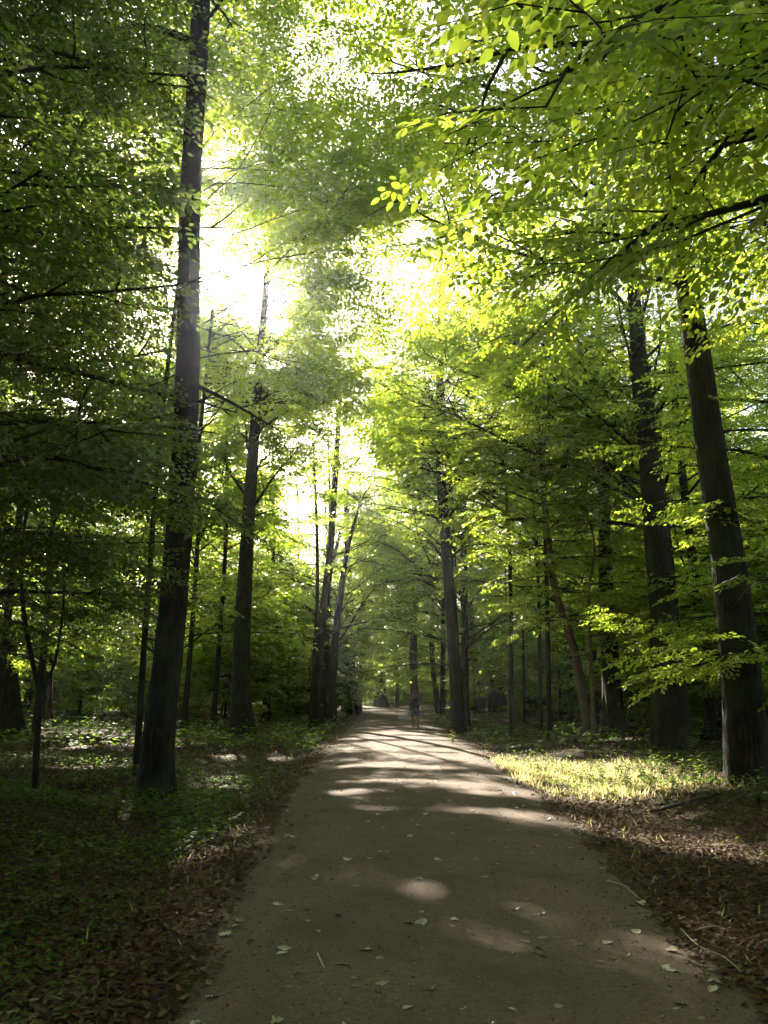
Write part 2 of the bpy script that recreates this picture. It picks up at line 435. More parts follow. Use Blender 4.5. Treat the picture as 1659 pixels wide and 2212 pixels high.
def foliage(rng, lines, radii, geo_b, sprays, spacing=.38, sub=True, sl=(.7, 1.2), start=.25, prune=False, forced=0):
    """side branches + sprays along each limb"""
    nl = len(lines)
    for li, (line, r0) in enumerate(zip(lines, radii)):
        kp = keep_prob(line) if prune else np.ones(len(line))
        if prune and li < nl - forced:
            if kp[-3:].mean() > .5: kp = np.ones(len(line))
            kp = np.minimum(kp, 1 - lit_mask(line)); bad = np.where(kp < .45)[0]
            if len(bad):
                if bad[0] < 3: continue
                line = line[:bad[0]]
        k = len(line); L = np.linalg.norm(np.diff(line, axis=0), axis=1).sum()
        rad = np.linspace(r0, max(.006, r0 * .18), k)
        geo_b.add(*tube(line, rad, 6 if r0 > .03 else 4))
        def at(t):
            x = t * (k - 1); i = min(int(x), k - 2); f = x - i
            return line[i] * (1 - f) + line[i + 1] * f, norm(line[i + 1] - line[i])
        def put(p, d, s):
            sprays.append((p, d, s))
        segs = []
        if sub:
            ns = max(2, int(L * (1 - start) / .40))
            for i in range(ns):
                t = start + (1 - start) * (i + .5) / ns
                p, d = at(t)
                s = 1 if i % 2 else -1
                a = math.atan2(d[0], d[1]) + s * R(rng.uniform(35, 65))
                ll = min(3.4, L * .48) * (1.12 - t) * rng.uniform(.6, 1.25) + .35
                e0 = math.asin(np.clip(d[2], -1, 1)) * .5 + rng.normal(0, .08 + .06 * min(L, 6))
                sg = limb_line(rng, p, a, e0, ll, 5, .3, .16)
                if prune and (rng.random() > keep_prob(sg[1:]).mean() * 1.2 or lit_mask(sg).max() > .7): continue
                geo_b.add(*tube(sg, np.linspace(max(.006, r0 * .35), .003, 5), 3))
                segs.append((sg, ll))
        segs.append((line[int(k * .6):], L * .4))
        for sg, ll in segs:
            m = max(1, int(ll / spacing)); kk = len(sg)
            for j in range(m + 1):
                t = .15 + .85 * j / m
                x = t * (kk - 1); i = min(int(x), kk - 2); f = x - i
                p = sg[i] * (1 - f) + sg[i + 1] * f; d = norm(sg[i + 1] - sg[i])
                s = (1 if j % 2 else -1) if j < m else 0
                a = math.atan2(d[0], d[1]) + s * R(rng.uniform(25, 60)) + rng.normal(0, .1)
                e = d[2] * .4 - .12 + rng.normal(0, .12)
                dd = np.array([sin(a) * cos(e), cos(a) * cos(e), sin(e)])
                put(p, dd, rng.uniform(*sl) * (1.0 - .25 * t))

def build_foliage(rng, sprays, leaf, lod, geo_b, prune=True, off=np.zeros(3), twigs=True, vbase=0.0, cull=None, thin=0.0, shaft=False):
    Pp = np.array([s[0] for s in sprays]); D = norm(np.array([s[1] for s in sprays])); S = np.array([s[2] for s in sprays])
    k = np.ones(len(S), bool)
    if prune:
        k = rng.random(len(S)) < keep_prob(Pp + off)
        # thin what lies behind or far outside the frame
        W = Pp + off
        # leaves may not hang over the lens
        k &= rng.random(len(S)) < bole_keep(W)
        k &= np.linalg.norm(W - np.array([0, 0, CAM_H]), axis=1) > 2.4
    if shaft: k &= rng.random(len(S)) < shaft_prob(Pp + off)
    if thin: k &= rng.random(len(S)) > thin
    if cull is not None: k &= cull(Pp + off)
    Pp, D, S = Pp[k], D[k], S[k]
    if len(S) == 0: return None
    up = norm(np.stack([rng.normal(0, .30, len(S)), rng.normal(0, .30, len(S)), np.ones(len(S))], -1))
    Wd = norm(np.cross(up, D)); up = np.cross(D, Wd)
    lib = spray_lib(leaf / .95)
    ty = rng.integers(0, len(lib), len(S))
    oP = []; oD = []; oU = []; oS = []; oV = []
    for t in range(len(lib)):
        i = np.where(ty == t)[0]
        if len(i) == 0: continue
        lp, ld, lu, tw = lib[t]
        M = np.stack([D[i], Wd[i], up[i]], 1)      # rows = basis
        q = np.einsum('lk,nkj->nlj', lp, M) * S[i][:, None, None] + Pp[i][:, None]
        dd = np.einsum('lk,nkj->nlj', ld, M); uu = np.einsum('lk,nkj->nlj', lu, M)
        oP.append(q.reshape(-1, 3)); oD.append(dd.reshape(-1, 3)); oU.append(uu.reshape(-1, 3))
        n = len(lp)
        sv = rng.uniform(.0, .75, len(i))
        oS.append(np.repeat(leaf * (.75 + .25 * S[i]), n) * rng.uniform(.75, 1.2, n * len(i)))
        oV.append(np.clip(np.repeat(sv, n) + rng.normal(0, .13, n * len(i)), 0, .975))
        if twigs:
            tq = np.einsum('lk,nkj->nlj', tw, M) * S[i][:, None, None] + Pp[i][:, None]
            r = np.array([.0045, .003, .0015])[None, :, None]
            th = np.array([0, 2.09, 4.19])
            ring = (np.cos(th)[None, None, :, None] * Wd[i][:, None, None] + np.sin(th)[None, None, :, None] * up[i][:, None, None])
            V = tq[:, :, None] + r[..., None] * ring
            nn = len(i); f = []
            for a in range(2):
                for b in range(3):
                    f.append([a * 3 + b, a * 3 + (b + 1) % 3, a * 3 + 3 + (b + 1) % 3, a * 3 + 3 + b])
            F = (np.array(f)[None] + (np.arange(nn) * 9)[:, None, None]).reshape(-1, 4)
            geo_b.add(V.reshape(-1, 3), F)
    Pn = np.concatenate(oP); D = np.concatenate(oD); U = np.concatenate(oU); Sx = np.concatenate(oS); Vv = np.concatenate(oV)
    if prune:
        kk = rng.random(len(Pn)) > lit_mask(Pn + off) * 1.15
        Pn, D, U, Sx, Vv = Pn[kk], D[kk], U[kk], Sx[kk], Vv[kk]
        if len(Pn) == 0: return None
    rr = rng.random(len(Pn)); Vv[rr > .9993] = 1.0
    return leaves_geo(Pn, D, U, Sx, Vv, lod)

LEAFCOUNT = [0]
def make_tree(name, label, base, tl, r0, r1, limbs=(), auto=None, leaf=.09, lod=0, bark=None, leafmat=None, cat='tree', group=None,
              seed=1, prune=True, flare=.8, ridge=0, sides=16, rings=24, extra=(), trunk_sub=(), spacing=.38, cull=None, sl=(.7, 1.2), world=True, thin=0.0, twigs=True, H=None, shaft=False):
    """tl: trunk polyline (world coordinates, first point is overwritten to sit just under the ground)"""
    rng = np.random.default_rng(seed)
    base = np.array([base[0], base[1], gz1(base[0], base[1])]) if world else np.array([base[0], base[1], 0.])
    root = thing(name, base, label, cat, group)
    tl = [np.array(p, float) for p in tl]
    if H is not None and tl[-1][2] < H:
        d = (tl[-1] - tl[-2]) / max(.1, tl[-1][2] - tl[-2][2]); tl.append(tl[-1] + d * (H - tl[-1][2]) * .5 + np.array([0, 0, (H - tl[-1][2]) * .5]))
        r1 = min(r1, .07)
    tl = [base + np.array([0, 0, -.15])] + tl
    line = smoothline(tl, rings)
    # more rings near the foot
    h = line[:, 2] - line[0, 2]
    u = np.linspace(0, 1, rings) ** 1.7
    ii = u * (rings - 1); i0 = np.clip(ii.astype(int), 0, rings - 2); f = (ii - i0)[:, None]
    line = line[i0] * (1 - f) + line[i0 + 1] * f
    rad = r0 + (r1 - r0) * u ** .9
    tg = Geo(); tg.add(*trunk_geo(line, rad, rng, sides, flare, ridge))
    for (pts, ra, rb) in trunk_sub:
        l2 = smoothline(pts, 14); tg.add(*trunk_geo(l2, np.linspace(ra, rb, 14), rng, max(8, sides // 2), 0.0, 0))
    link('trunk', tg.mesh('trunk', bark or M_BEECH, True, off=base), root)
    bg_ = Geo(); sprays = []
    def trunk_at(z):
        i = np.searchsorted(line[:, 2], z); i = min(max(i, 1), len(line) - 1)
        t = (z - line[i - 1, 2]) / max(1e-6, line[i, 2] - line[i - 1, 2]); t = min(max(t, 0), 1)
        return line[i - 1] * (1 - t) + line[i] * t, rad[i]
    lines = []; radii = []
    if auto:
        for (z0, z1, n, Lf, el0, el1, azr) in auto:
            a = rng.uniform(0, 6.28); big = Lf(0) >= 5.9
            if big: n = int(n * .62)
            for i in range(n):
                q = (i + rng.uniform(0, .8)) / n; z = base[2] + z0 + (z1 - z0) * q
                p, tr = trunk_at(z)
                a += 2.4 + rng.normal(0, .3)
                if azr is not None:
                    az = azr[0] + (a % 6.283) / 6.283 * (azr[1] - azr[0])
                else: az = a
                L = Lf(q) * rng.uniform(.75, 1.2)
                if big: lines.append(limb_line(rng, p, az, R(rng.uniform(el0 + 14, el1 + 14)), L * 1.1, 9, .22, .17))
                else: lines.append(limb_line(rng, p, az, R(rng.uniform(el0, el1)), L, 8, .5, .12))
                radii.append(min(tr * .5, .010 + L * .009))
    for (pts, r) in extra:
        lines.append(smoothline(pts, 9)); radii.append(r)
    if lines:
        foliage(rng, lines, radii, bg_, sprays, spacing, sl=sl, prune=prune, forced=len(extra))
        out = build_foliage(rng, sprays, leaf, lod, bg_, prune, np.zeros(3), cull=cull, thin=thin, twigs=twigs, shaft=shaft)
        if out is not None:
            g = Geo(); g.add(*out)
            LEAFCOUNT[0] += len(out[1])
            link('crown', g.mesh('crown', leafmat or M_LEAF, False, True, off=base), root)
        link('limbs', bg_.mesh('limbs', M_TWIG if r0 < .2 else (bark or M_BEECH), True, off=base), root)
    return root

# ------------------------------------------------------------ the setting: ground and path
def grid_mesh(name, xs, ys, zf, mat):
    X, Y = np.meshgrid(xs, ys); Z = zf(X, Y)
    V = np.stack([X, Y, Z], -1).reshape(-1, 3); nx = len(xs); ny = len(ys)
    i = np.arange(ny - 1)[:, None] * nx; j = np.arange(nx - 1)[None]
    F = np.stack([i + j, i + j + 1, i + nx + j + 1, i + nx + j], -1).reshape(-1, 4)
    return mesh_from(name, V, F, mat, smooth=True)

def ground_z(X, Y):
    l, r = path_edges(Y); d = np.minimum(X - l, r - X)
    z = gz(X, Y)
    return z - .03 * np.clip(d / .25, 0, 1)
u = np.linspace(-1, 1, 420); xs = np.sign(u) * (14 * np.abs(u) + 300 * np.abs(u) ** 5)
v = np.linspace(0, 1, 520); ys = -12 + 60 * v + 420 * v ** 5
tag(link('ground', grid_mesh('ground', xs, ys, ground_z, M_GROUND)), kind='structure')
ys = np.concatenate([np.arange(-6, 30, .08), np.arange(30, 170, .3)]); cs = np.linspace(-.12, 1.12, 70)
l, r = path_edges(ys)
X = l[:, None] + (r - l)[:, None] * cs[None]; Y = np.broadcast_to(ys[:, None], X.shape)
e = np.clip(np.minimum(cs + .12, 1.12 - cs) / .2, 0, 1)[None]
nz = fbm(v3(X, Y), 1.6, 21) - .5
Z = gz(X, Y) + .014 - (1 - e) * (.05 + .10 * nz) + .004
Vp = np.stack([X, Y, Z], -1).reshape(-1, 3); nx = len(cs)
i = np.arange(len(ys) - 1)[:, None] * nx; j = np.arange(nx - 1)[None]
Fp = np.stack([i + j, i + j + 1, i + nx + j + 1, i + nx + j], -1).reshape(-1, 4)
tag(link('path', mesh_from('path', Vp, Fp, M_PATH, smooth=True)), kind='structure')

def dome(a, b=None):
    """crown profile: long limbs low, short at the top"""
    return lambda q: a * (1 - .65 * q) if b is None else a + (b - a) * q

# ------------------------------------------------------------ the trees one can tell apart
def Zp(px, py, d):      # point on a trunk at that image height
    return P(px, py, d)

b = G(335, 1705)
make_tree('tree', 'thick dark ridged trunk in the front left verge, foot spreading in green undergrowth', b,
          [P(345, 1560, b[1]), P(365, 1400, b[1]), P(390, 1100, b[1]), P(405, 800, b[1]), P(412, 400, b[1]), P(432, 60, b[1]), P(440, -150, b[1]), P(470, -500, b[1])],
          .27, .17, auto=[(16.0, 22, 24, dome(6.0), 20, 50, None)], leaf=.10, leafmat=M_LEAF_SHADE, bark=M_OAK, shaft=True, seed=11, flare=.85, ridge=.022, sides=150, rings=320,
          extra=[([P(405, 85, b[1]), P(330, 60, b[1] - .6), P(180, 55, b[1] - 1.2), P(0, 45, b[1] - 1.6)], .09),
                 ([P(418, 830, b[1]), P(500, 870, b[1] + 1.0), P(620, 940, b[1] + 2.6)], .05)])
b = G(522, 1590)
make_tree('tree', 'tall straight trunk, second on the left, rising into the glare', b,
          [P(520, 1450, b[1]), P(532, 1200, b[1]), P(552, 900, b[1]), P(572, 650, b[1]), P(585, 480, b[1]), P(600, 250, b[1])],
          .42, .03, auto=[(9, 26, 90, dome(6.8), 5, 50, (-1.75, 1.75))], leaf=.19, lod=1, bark=M_BEECH, shaft=True, seed=12, flare=.6, sides=32, rings=70,
          extra=[([P(575, 760, b[1]), P(640, 700, b[1]), P(700, 590, b[1])], .12), ([P(560, 860, b[1]), P(480, 800, b[1] - 2), P(440, 740, b[1] - 3)], .09)])
b = G(687, 1563)
make_tree('tree', 'slim dark left stem of the trio standing close together left of the path', b,
          [P(690, 1400, b[1]), P(712, 1200, b[1]), P(722, 1060, b[1]), P(735, 850, b[1])],
          .33, .14, auto=[(5, 20, 60, dome(6.4), 5, 40, None)], leaf=.17, lod=1, shaft=True, seed=13, H=15, sides=16, twigs=False)
b = G(712, 1556)
make_tree('tree', 'thicker dark right stem of the trio left of the path, leaning right at the top', b,
          [P(722, 1400, b[1]), P(748, 1200, b[1]), P(780, 1080, b[1])],
          .42, .08, auto=[(5, 20, 60, dome(6.4), 5, 40, None)], leaf=.17, lod=1, shaft=True, seed=14, sides=16, twigs=False)
b = G(700, 1552)
make_tree('tree', 'thin dark middle stem of the trio standing left of the path', b,
          [P(705, 1400, b[1]), P(712, 1250, b[1]), P(735, 1150, b[1])],
          .25, .12, auto=[(6, 14, 8, dome(4), 5, 40, None)], leaf=.17, lod=1, seed=15, sides=12, twigs=False)
b = G(762, 1540)
make_tree('tree', 'dark flared trunk on the left edge of the path just before it bends', b,
          [P(755, 1400, b[1]), P(752, 1250, b[1]), P(748, 1050, b[1])],
          .55, .25, auto=[(3, 17, 60, dome(8), 0, 35, None)], leaf=.26, lod=1, shaft=True, seed=16, H=17, sides=12, twigs=False)
b = G(76, 1712)
make_tree('sapling', 'crooked forked young tree in the green undergrowth at far left', b,
          [P(80, 1600, b[1]), P(86, 1500, b[1]), P(70, 1430, b[1]), P(52, 1330, b[1]), P(45, 1200, b[1]), P(62, 1080, b[1]), P(80, 980, b[1])],
          .062, .02, auto=[(5.0, 7.5, 6, dome(2.0), 0, 30, None)], leaf=.085, seed=17, sides=12, flare=.2, leafmat=M_LEAF_SHADE,
          trunk_sub=[([P(86, 1500, b[1]), P(108, 1460, b[1] + .1), P(125, 1400, b[1] + .2), P(138, 1280, b[1] + .3), P(130, 1150, b[1] + .3)], .032, .015)],
          extra=[([P(50, 1230, b[1]), P(110, 1180, b[1] - .3), P(220, 1190, b[1] - .6), P(330, 1230, b[1] - .8)], .02)])
b = G(5, 1600)
make_tree('tree', 'grey trunk with long surface roots cut by the left edge of the view', b,
          [P(8, 1400, b[1]), P(5, 1100, b[1]), P(0, 800, b[1])], .5, .3, auto=[(7, 22, 26, dome(6.5), 0, 40, None)], leaf=.13, lod=1, seed=18, H=23, sides=28, flare=1.2,
          leafmat=M_LEAF_SHADE)
b = G(98, 1572)
make_tree('tree', 'slender dark trunk just right of the forked young tree, far left', b,
          [P(104, 1450, b[1]), P(112, 1300, b[1]), P(118, 1050, b[1])], .26, .15, auto=[(3.5, 16, 24, dome(5), 0, 35, None)], leaf=.15, lod=1, seed=19, H=23,
          leafmat=M_LEAF_SHADE)
b = G(992, 1576)
make_tree('tree', 'straight dark trunk right beside the path near the walker', b,
          [P(980, 1400, b[1]), P(965, 1200, b[1]), P(952, 1020, b[1]), P(950, 860, b[1]), P(955, 600, b[1])],
          .34, .17, auto=[(8, 23, 80, dome(7.6), 5, 50, None)], thin=.25, leaf=.14, lod=1, shaft=True, seed=20, H=23, sides=20, flare=.35, bark=M_BEECH,
          extra=[([P(952, 970, b[1]), P(915, 965, b[1] - .4), P(860, 900, b[1] - 1)], .10), ([P(958, 1120, b[1]), P(975, 1040, b[1]), P(1010, 980, b[1] - 1)], .08),
                 ([P(950, 920, b[1]), P(920, 905, b[1]), P(890, 860, b[1])], .06)])
b = G(1036, 1541)
make_tree('tree', 'leaning thin trunk behind the straight trunk by the path', b,
          [P(1022, 1400, b[1]), P(1012, 1250, b[1]), P(1005, 1100, b[1])], .38, .2, auto=[(5, 22, 50, dome(6), 0, 35, None)], leaf=.22, lod=1, seed=21, H=23, twigs=False)
b = G(1270, 1600)
make_tree('tree', 'bowed brown young tree curving left, in front of the flared trunk', b,
          [P(1262, 1520, b[1]), P(1240, 1400, b[1]), P(1212, 1320, b[1]), P(1192, 1240, b[1]), P(1184, 1150, b[1]), P(1172, 1040, b[1]), P(1183, 930, b[1]), P(1184, 820, b[1])],
          .18, .08, auto=[(4.0, 15, 26, dome(4.6), -5, 25, None)], leaf=.115, lod=0, seed=22, sides=16, flare=.1, bark=M_PALE,
          extra=[([P(1212, 1320, b[1]), P(1120, 1380, b[1] - 1.5), P(1000, 1470, b[1] - 2.6)], .03), ([P(1195, 1240, b[1]), P(1090, 1260, b[1] - 2), P(985, 1300, b[1] - 3)], .03),
                 ([P(1190, 1200, b[1]), P(1080, 1180, b[1] - 1), P(960, 1245, b[1] - 2)], .03)])
b = G(1284, 1606)
make_tree('sapling', 'thin pale stem touching the foot of the bowed young tree', b,
          [P(1278, 1450, b[1]), P(1272, 1330, b[1]), P(1272, 1270, b[1]), P(1285, 1180, b[1]), P(1262, 1090, b[1])],
          .09, .04, auto=[(3.4, 10, 16, dome(3.4), -5, 25, None)], leaf=.11, seed=23, sides=12, flare=.1, bark=M_PALE)
b = G(1328, 1588)
make_tree('tree', 'broad trunk with a swollen foot behind the bowed young tree', b,
          [P(1322, 1480, b[1]), P(1310, 1300, b[1]), P(1304, 1050, b[1]), P(1298, 850, b[1]), P(1290, 600, b[1])],
          .42, .3, auto=[(13, 25, 26, dome(7), 10, 50, None)], leaf=.13, lod=1, shaft=True, seed=24, H=23, sides=40, rings=60, flare=.95, bark=M_BEECH)
b = G(1374, 1532)
make_tree('tree', 'greenish trunk between the swollen foot and the thick brown trunk', b,
          [P(1366, 1350, b[1]), P(1362, 1150, b[1])], .62, .5, auto=[(8, 24, 22, dome(7), 0, 40, None)], leaf=.24, lod=1, seed=25, H=23, twigs=False, flare=.3)
b = G(1455, 1618)
make_tree('tree', 'thick brown trunk, second from the right edge, with sunlit rim', b,
          [P(1445, 1500, b[1]), P(1432, 1300, b[1]), P(1408, 1050, b[1]), P(1378, 750, b[1]), P(1362, 520, b[1]), P(1345, 250, b[1])],
          .56, .36, auto=[(12, 26, 22, dome(7), 10, 50, None)], leaf=.11, lod=0, shaft=True, seed=26, H=23, sides=90, rings=200, flare=.35, ridge=.014, bark=M_OAK)
b = G(1618, 1698)
make_tree('tree', 'massive dark trunk at the right edge with finely ridged bark', b,
          [P(1600, 1450, b[1]), P(1578, 1250, b[1]), P(1540, 1000, b[1]), P(1500, 720, b[1]), P(1462, 480, b[1]), P(1440, 200, b[1]), P(1420, -100, b[1])],
          .385, .26, auto=[(9.6, 14.5, 14, dome(8.5, 6), 5, 28, (-2.5, -.5)), (13.5, 24, 20, dome(6.5), 10, 50, None)], leaf=.10, seed=27, shaft=True, H=23, sides=150, rings=300, flare=.28, ridge=.018, bark=M_OAK,
          extra=[([P(1560, 1260, b[1] - .3), P(1600, 1240, b[1] - 1.4), P(1650, 1180, b[1] - 2.2)], .02), ([P(1570, 1330, b[1] - .35), P(1620, 1270, b[1] - 1.2), P(1680, 1240, b[1] - 2.4)], .015)])
b = G(897, 1542)
make_tree('tree', 'pale brown far trunk standing above the walker', b,
          [P(893, 1430, b[1]), P(892, 1250, b[1]), P(890, 1050, b[1])], .38, .3, auto=[(9, 17, 30, dome(6), 0, 40, None)], leaf=.24, lod=1, shaft=True, seed=28, H=17, twigs=False, flare=.1, bark=M_PALE)
b = G(948, 1538)
make_tree('tree', 'dark curved stem between the walker and the straight trunk', b,
          [P(938, 1470, b[1]), P(932, 1380, b[1]), P(934, 1250, b[1]), P(915, 1150, b[1])], .30, .14, auto=[(3, 17, 44, dome(5), -5, 30, None)], leaf=.20, lod=1, seed=29, H=17, twigs=False, flare=.4)
b = G(1076, 1540)
make_tree('tree', 'dark far trunk on the right, behind the bright low sprays', b,
          [P(1066, 1300, b[1]), P(1058, 1100, b[1])], .8, .5, auto=[(6, 24, 50, dome(7), 0, 35, None)], leaf=.24, lod=1, seed=30, H=23, twigs=False, flare=.4)
b = G(823, 1528)
make_tree('tree', 'small dark trunk far off where the path ends in the trees', b,
          [P(823, 1350, b[1]), P(822, 1200, b[1])], .7, .4, auto=[(5, 26, 70, dome(10), 0, 35, None)], leaf=.40, lod=1, seed=31, H=17, twigs=False, flare=.9)
b = G(622, 1548)
make_tree('sapling', 'very thin straight stem between the tall straight trunk and the trio', b,
          [P(622, 1400, b[1]), P(620, 1250, b[1])], .12, .06, auto=[(3, 10, 18, dome(3.5), -5, 25, None)], leaf=.17, lod=1, seed=32, twigs=False, flare=.1)
b = G(1132, 1565)
make_tree('sapling', 'very thin dark stem in the shade right of the straight path-side trunk', b,
          [P(1131, 1450, b[1]), P(1130, 1330, b[1])], .11, .06, auto=[(3.5, 8, 10, dome(3), -5, 25, None)], leaf=.15, lod=1, seed=33, twigs=False, flare=.1)
b = G(1234, 1562)
make_tree('sapling', 'thin dark stem just left of the foot of the bowed young tree', b,
          [P(1233, 1430, b[1]), P(1230, 1300, b[1])], .14, .08, auto=[(3.5, 9, 12, dome(3), -5, 25, None)], leaf=.15, lod=1, seed=34, twigs=False, flare=.1)

make_tree('tree', 'slender beech hidden behind the ridged trunk, reaching right with thin leafy limbs', (-7.05, 26),
          [(-7.0, 26, 3), (-6.4, 26, 9), (-6.1, 26, 15)], .12, .05, leaf=.12, seed=51, lod=1, flare=.2, bark=M_BEECH,
          auto=[(11, 15, 24, dome(5.8, 4.5), 0, 25, (.5, 2.3))])
# trees whose trunks stand beside the view and whose branches reach into it
def cull_cam(W):
    return W[:, 1] > .8
def cull_left(W):      # these crowns stop short of the ridged trunk
    return (W[:, 1] > .8) & ((W[:, 0] < -.30 * W[:, 1] - .1) | ((W[:, 2] < 4.6) & (W[:, 2] > 3.2)))
def cull_left2(W):
    return W[:, 0] < -.225 * W[:, 1] - .2
make_tree('tree', 'beech beyond the right edge whose low branches hang across the upper right corner', (4.6, 3.2),
          [(4.6, 3.2, 2.5), (4.55, 3.3, 6), (4.5, 3.4, 12)], .3, .16, leaf=.078, thin=.36, seed=41, flare=.4, sides=24,
          auto=[(4.3, 8, 11, dome(5.2), 15, 45, (-1.35, .9)), (8, 13, 12, dome(5.5), 10, 40, (-1.5, 1.2))],
          extra=[([(4.57, 3.3, 4.6), P(1659, 275, 4.4), P(1500, 420, 4.9), P(1320, 560, 5.7), P(1220, 660, 6.3), P(1130, 745, 6.9)], .035),
                 ([P(1659, 275, 4.4), P(1560, 300, 4.6), P(1480, 360, 4.9), P(1400, 410, 5.1)], .018),
                 ([(4.56, 3.35, 5.0), P(1550, -40, 3.6), P(1500, 120, 3.7), P(1440, 300, 3.6)], .03),
                 ([(4.57, 3.3, 4.2), P(1700, 130, 3.7), P(1600, 170, 3.4), P(1500, 165, 3.2)], .03),
                 ([P(1550, -40, 3.6), P(1400, 30, 3.0), P(1250, 120, 2.8), P(1180, 230, 2.7)], .02)], spacing=.36, cull=lambda W: (W[:, 1] > .8) & (W[:, 0] > .10 * W[:, 1] + .1))
make_tree('tree', 'beech beyond the right edge with sunlit leaves behind the hanging corner branches', (7.2, 8.5),
          [(7.2, 8.5, 3), (7.1, 8.6, 9), (7.0, 8.8, 16)], .28, .14, leaf=.085, seed=42, flare=.4,
          auto=[(7.4, 15, 52, dome(7.0, 4.0), 5, 35, (-2.6, 1.0))], thin=.2, cull=cull_cam)
make_tree('tree', 'beech beyond the right edge with low sprays beside the massive dark trunk', (9.6, 17.5),
          [(9.6, 17.5, 3), (9.6, 17.5, 9), (9.4, 17.6, 15)], .22, .1, leaf=.10, seed=43, flare=.4,
          auto=[(1.8, 14, 36, dome(4.8, 3.0), 0, 30, None)])
make_tree('tree', 'beech beyond the left edge whose dark low branches cross the ridged trunk', (-6.2, 8.0),
          [(-6.2, 8.0, 3), (-6.1, 8.0, 8), (-6.0, 8.2, 15)], .24, .12, leaf=.085, seed=44, flare=.4, leafmat=M_LEAF_SHADE,
          auto=[(3.3, 12, 30, dome(4.8, 3.6), 0, 30, (-.6, 2.4))],
          extra=[([(-6.15, 8.0, 4.0), P(0, 985, 8.6), P(160, 1000, 8.9), P(330, 1050, 9.2), P(440, 1085, 9.4), P(560, 1115, 9.7)], .03)], cull=cull_left)
make_tree('tree', 'beech beyond the left edge filling the upper left with dense dark leaves', (-9.5, 14.5),
          [(-9.5, 14.5, 3), (-9.3, 14.5, 9), (-9.1, 14.6, 18)], .3, .14, leaf=.10, seed=45, flare=.4, leafmat=M_LEAF_SHADE,
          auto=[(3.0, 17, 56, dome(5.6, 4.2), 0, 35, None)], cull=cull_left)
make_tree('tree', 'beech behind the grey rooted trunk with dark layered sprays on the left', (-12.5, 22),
          [(-12.5, 22, 3), (-12.3, 22, 9), (-12.2, 22, 19)], .3, .14, leaf=.12, seed=46, lod=1, flare=.4, leafmat=M_LEAF_SHADE,
          auto=[(3.0, 18, 50, dome(5.8, 4.5), 0, 35, None)], cull=cull_left2)
make_tree('tree', 'slim beech left of the tall straight trunk with green layered sprays', (-11.6, 27.5),
          [(-11.6, 27.5, 3), (-11.7, 27.5, 8), (-11.5, 27.5, 11)], .14, .07, leaf=.12, seed=47, lod=1, flare=.3,
          auto=[(2.2, 11, 36, dome(4.4, 2.6), 0, 30, None)], cull=cull_left2)
make_tree('tree', 'tall slim tree near the left edge, its crown closing the top of the view', (-10.6, 22.5),
          [(-10.6, 22.5, 4), (-10.4, 22.5, 12), (-9.6, 22.5, 23)], .12, .05, leaf=.15, seed=52, lod=1, flare=.3,
          auto=[(15.5, 23, 46, dome(8.8, 6.5), 5, 32, (-.2, 2.4))])
make_tree('tree', 'beech overhanging the path from the right with pale green leaves high in the middle', (10.9, 30),
          [(10.9, 30, 3), (10.8, 30, 9), (10.4, 30, 19)], .24, .1, leaf=.12, seed=48, lod=1, flare=.3, bark=M_BEECH,
          auto=[(7.5, 16, 86, dome(10.5, 5), 0, 28, (-3.0, 1.0))])
make_tree('tree', 'beech behind the thick brown trunk with bright mid-height sprays', (11.5, 29),
          [(11.5, 29, 3), (11.3, 29, 9), (11.2, 29, 16)], .22, .1, leaf=.13, seed=49, lod=1, flare=.3, bark=M_BEECH,
          auto=[(3.0, 15.5, 38, dome(5.6, 3.6), 0, 30, None)])
make_tree('tree', 'beech arching over the path with dark leaves near the top of the view', (-5.2, 17.5),
          [(-5.2, 17.5, 4), (-5.1, 17.5, 9), (-4.6, 17.5, 17)], .075, .03, leaf=.135, seed=50, flare=.2,
          auto=[(9.0, 16, 22, dome(7.6, 6.5), 5, 35, (.3, 2.2))], spacing=.27)

FILL = [(-13.5, 50, 20, 'tree with full crown deep left behind the tall straight trunk'), (-8.5, 59, 22, 'tall crown directly behind the trio of dark stems'),
        (-12, 67, 21, 'pale crown in the glare far beyond the trio of dark stems'), (-5.5, 74, 22, 'crown leaning over the far end of the path from the left'),
        (-17, 60, 21, 'full crown far back between the two tall left trunks'), (4.6, 47, 20, 'crown over the path just beyond the walker'),
        (5.6, 58, 24, 'leafy tree at the right edge of the path well beyond the walker'), (5.0, 70, 26, 'leafy tree on the right before the path bends'),
        (7.5, 39.5, 18, 'leafy tree right behind the straight path-side trunk'), (-11.5, 41, 18, 'leafy tree left behind the foot of the tall straight trunk'),
        (11.5, 45, 20, 'leafy tree in the wood behind the broad swollen foot'), (-4.5, 92, 24, 'far crown left of the bend of the path'),
        (-3.9, 44, 16, 'leafy tree arching over the path in front of the trio of dark stems'), (6.2, 31, 19, 'leafy tree arching over the path in front of the straight path-side trunk'),
        (-2.5, 84, 26, 'tall tree on the left at the very end of the visible path'), (-9.5, 86, 26, 'tall crown showing between the tall straight trunk and the trio'), (-4.0, 104, 28, 'far tall crown left of the bend, filling the end of the lane'), (1.8, 112, 28, 'far tall crown straight ahead where the lane closes'), (7.5, 104, 27, 'far tall crown right of the bend, closing the lane'), (-4.7, 66, 25, 'leafy tree closing the gap over the path, behind the trio of dark stems'), (3.4, 98, 27, 'tall tree on the right at the bend of the path'),
        (5.4, 35, 18, 'tree with long limbs reaching left over the path, just before the walker'), (4.4, 52, 22, 'tree with limbs reaching left over the path beyond the walker'),
        (-8.6, 41.5, 20, 'leafy tree added for shade close behind the tall straight trunk on its left'), (-9.6, 39.5, 19, 'leafy tree added for shade just left behind the tall straight trunk')]  # these two crowns are added to shade the near path
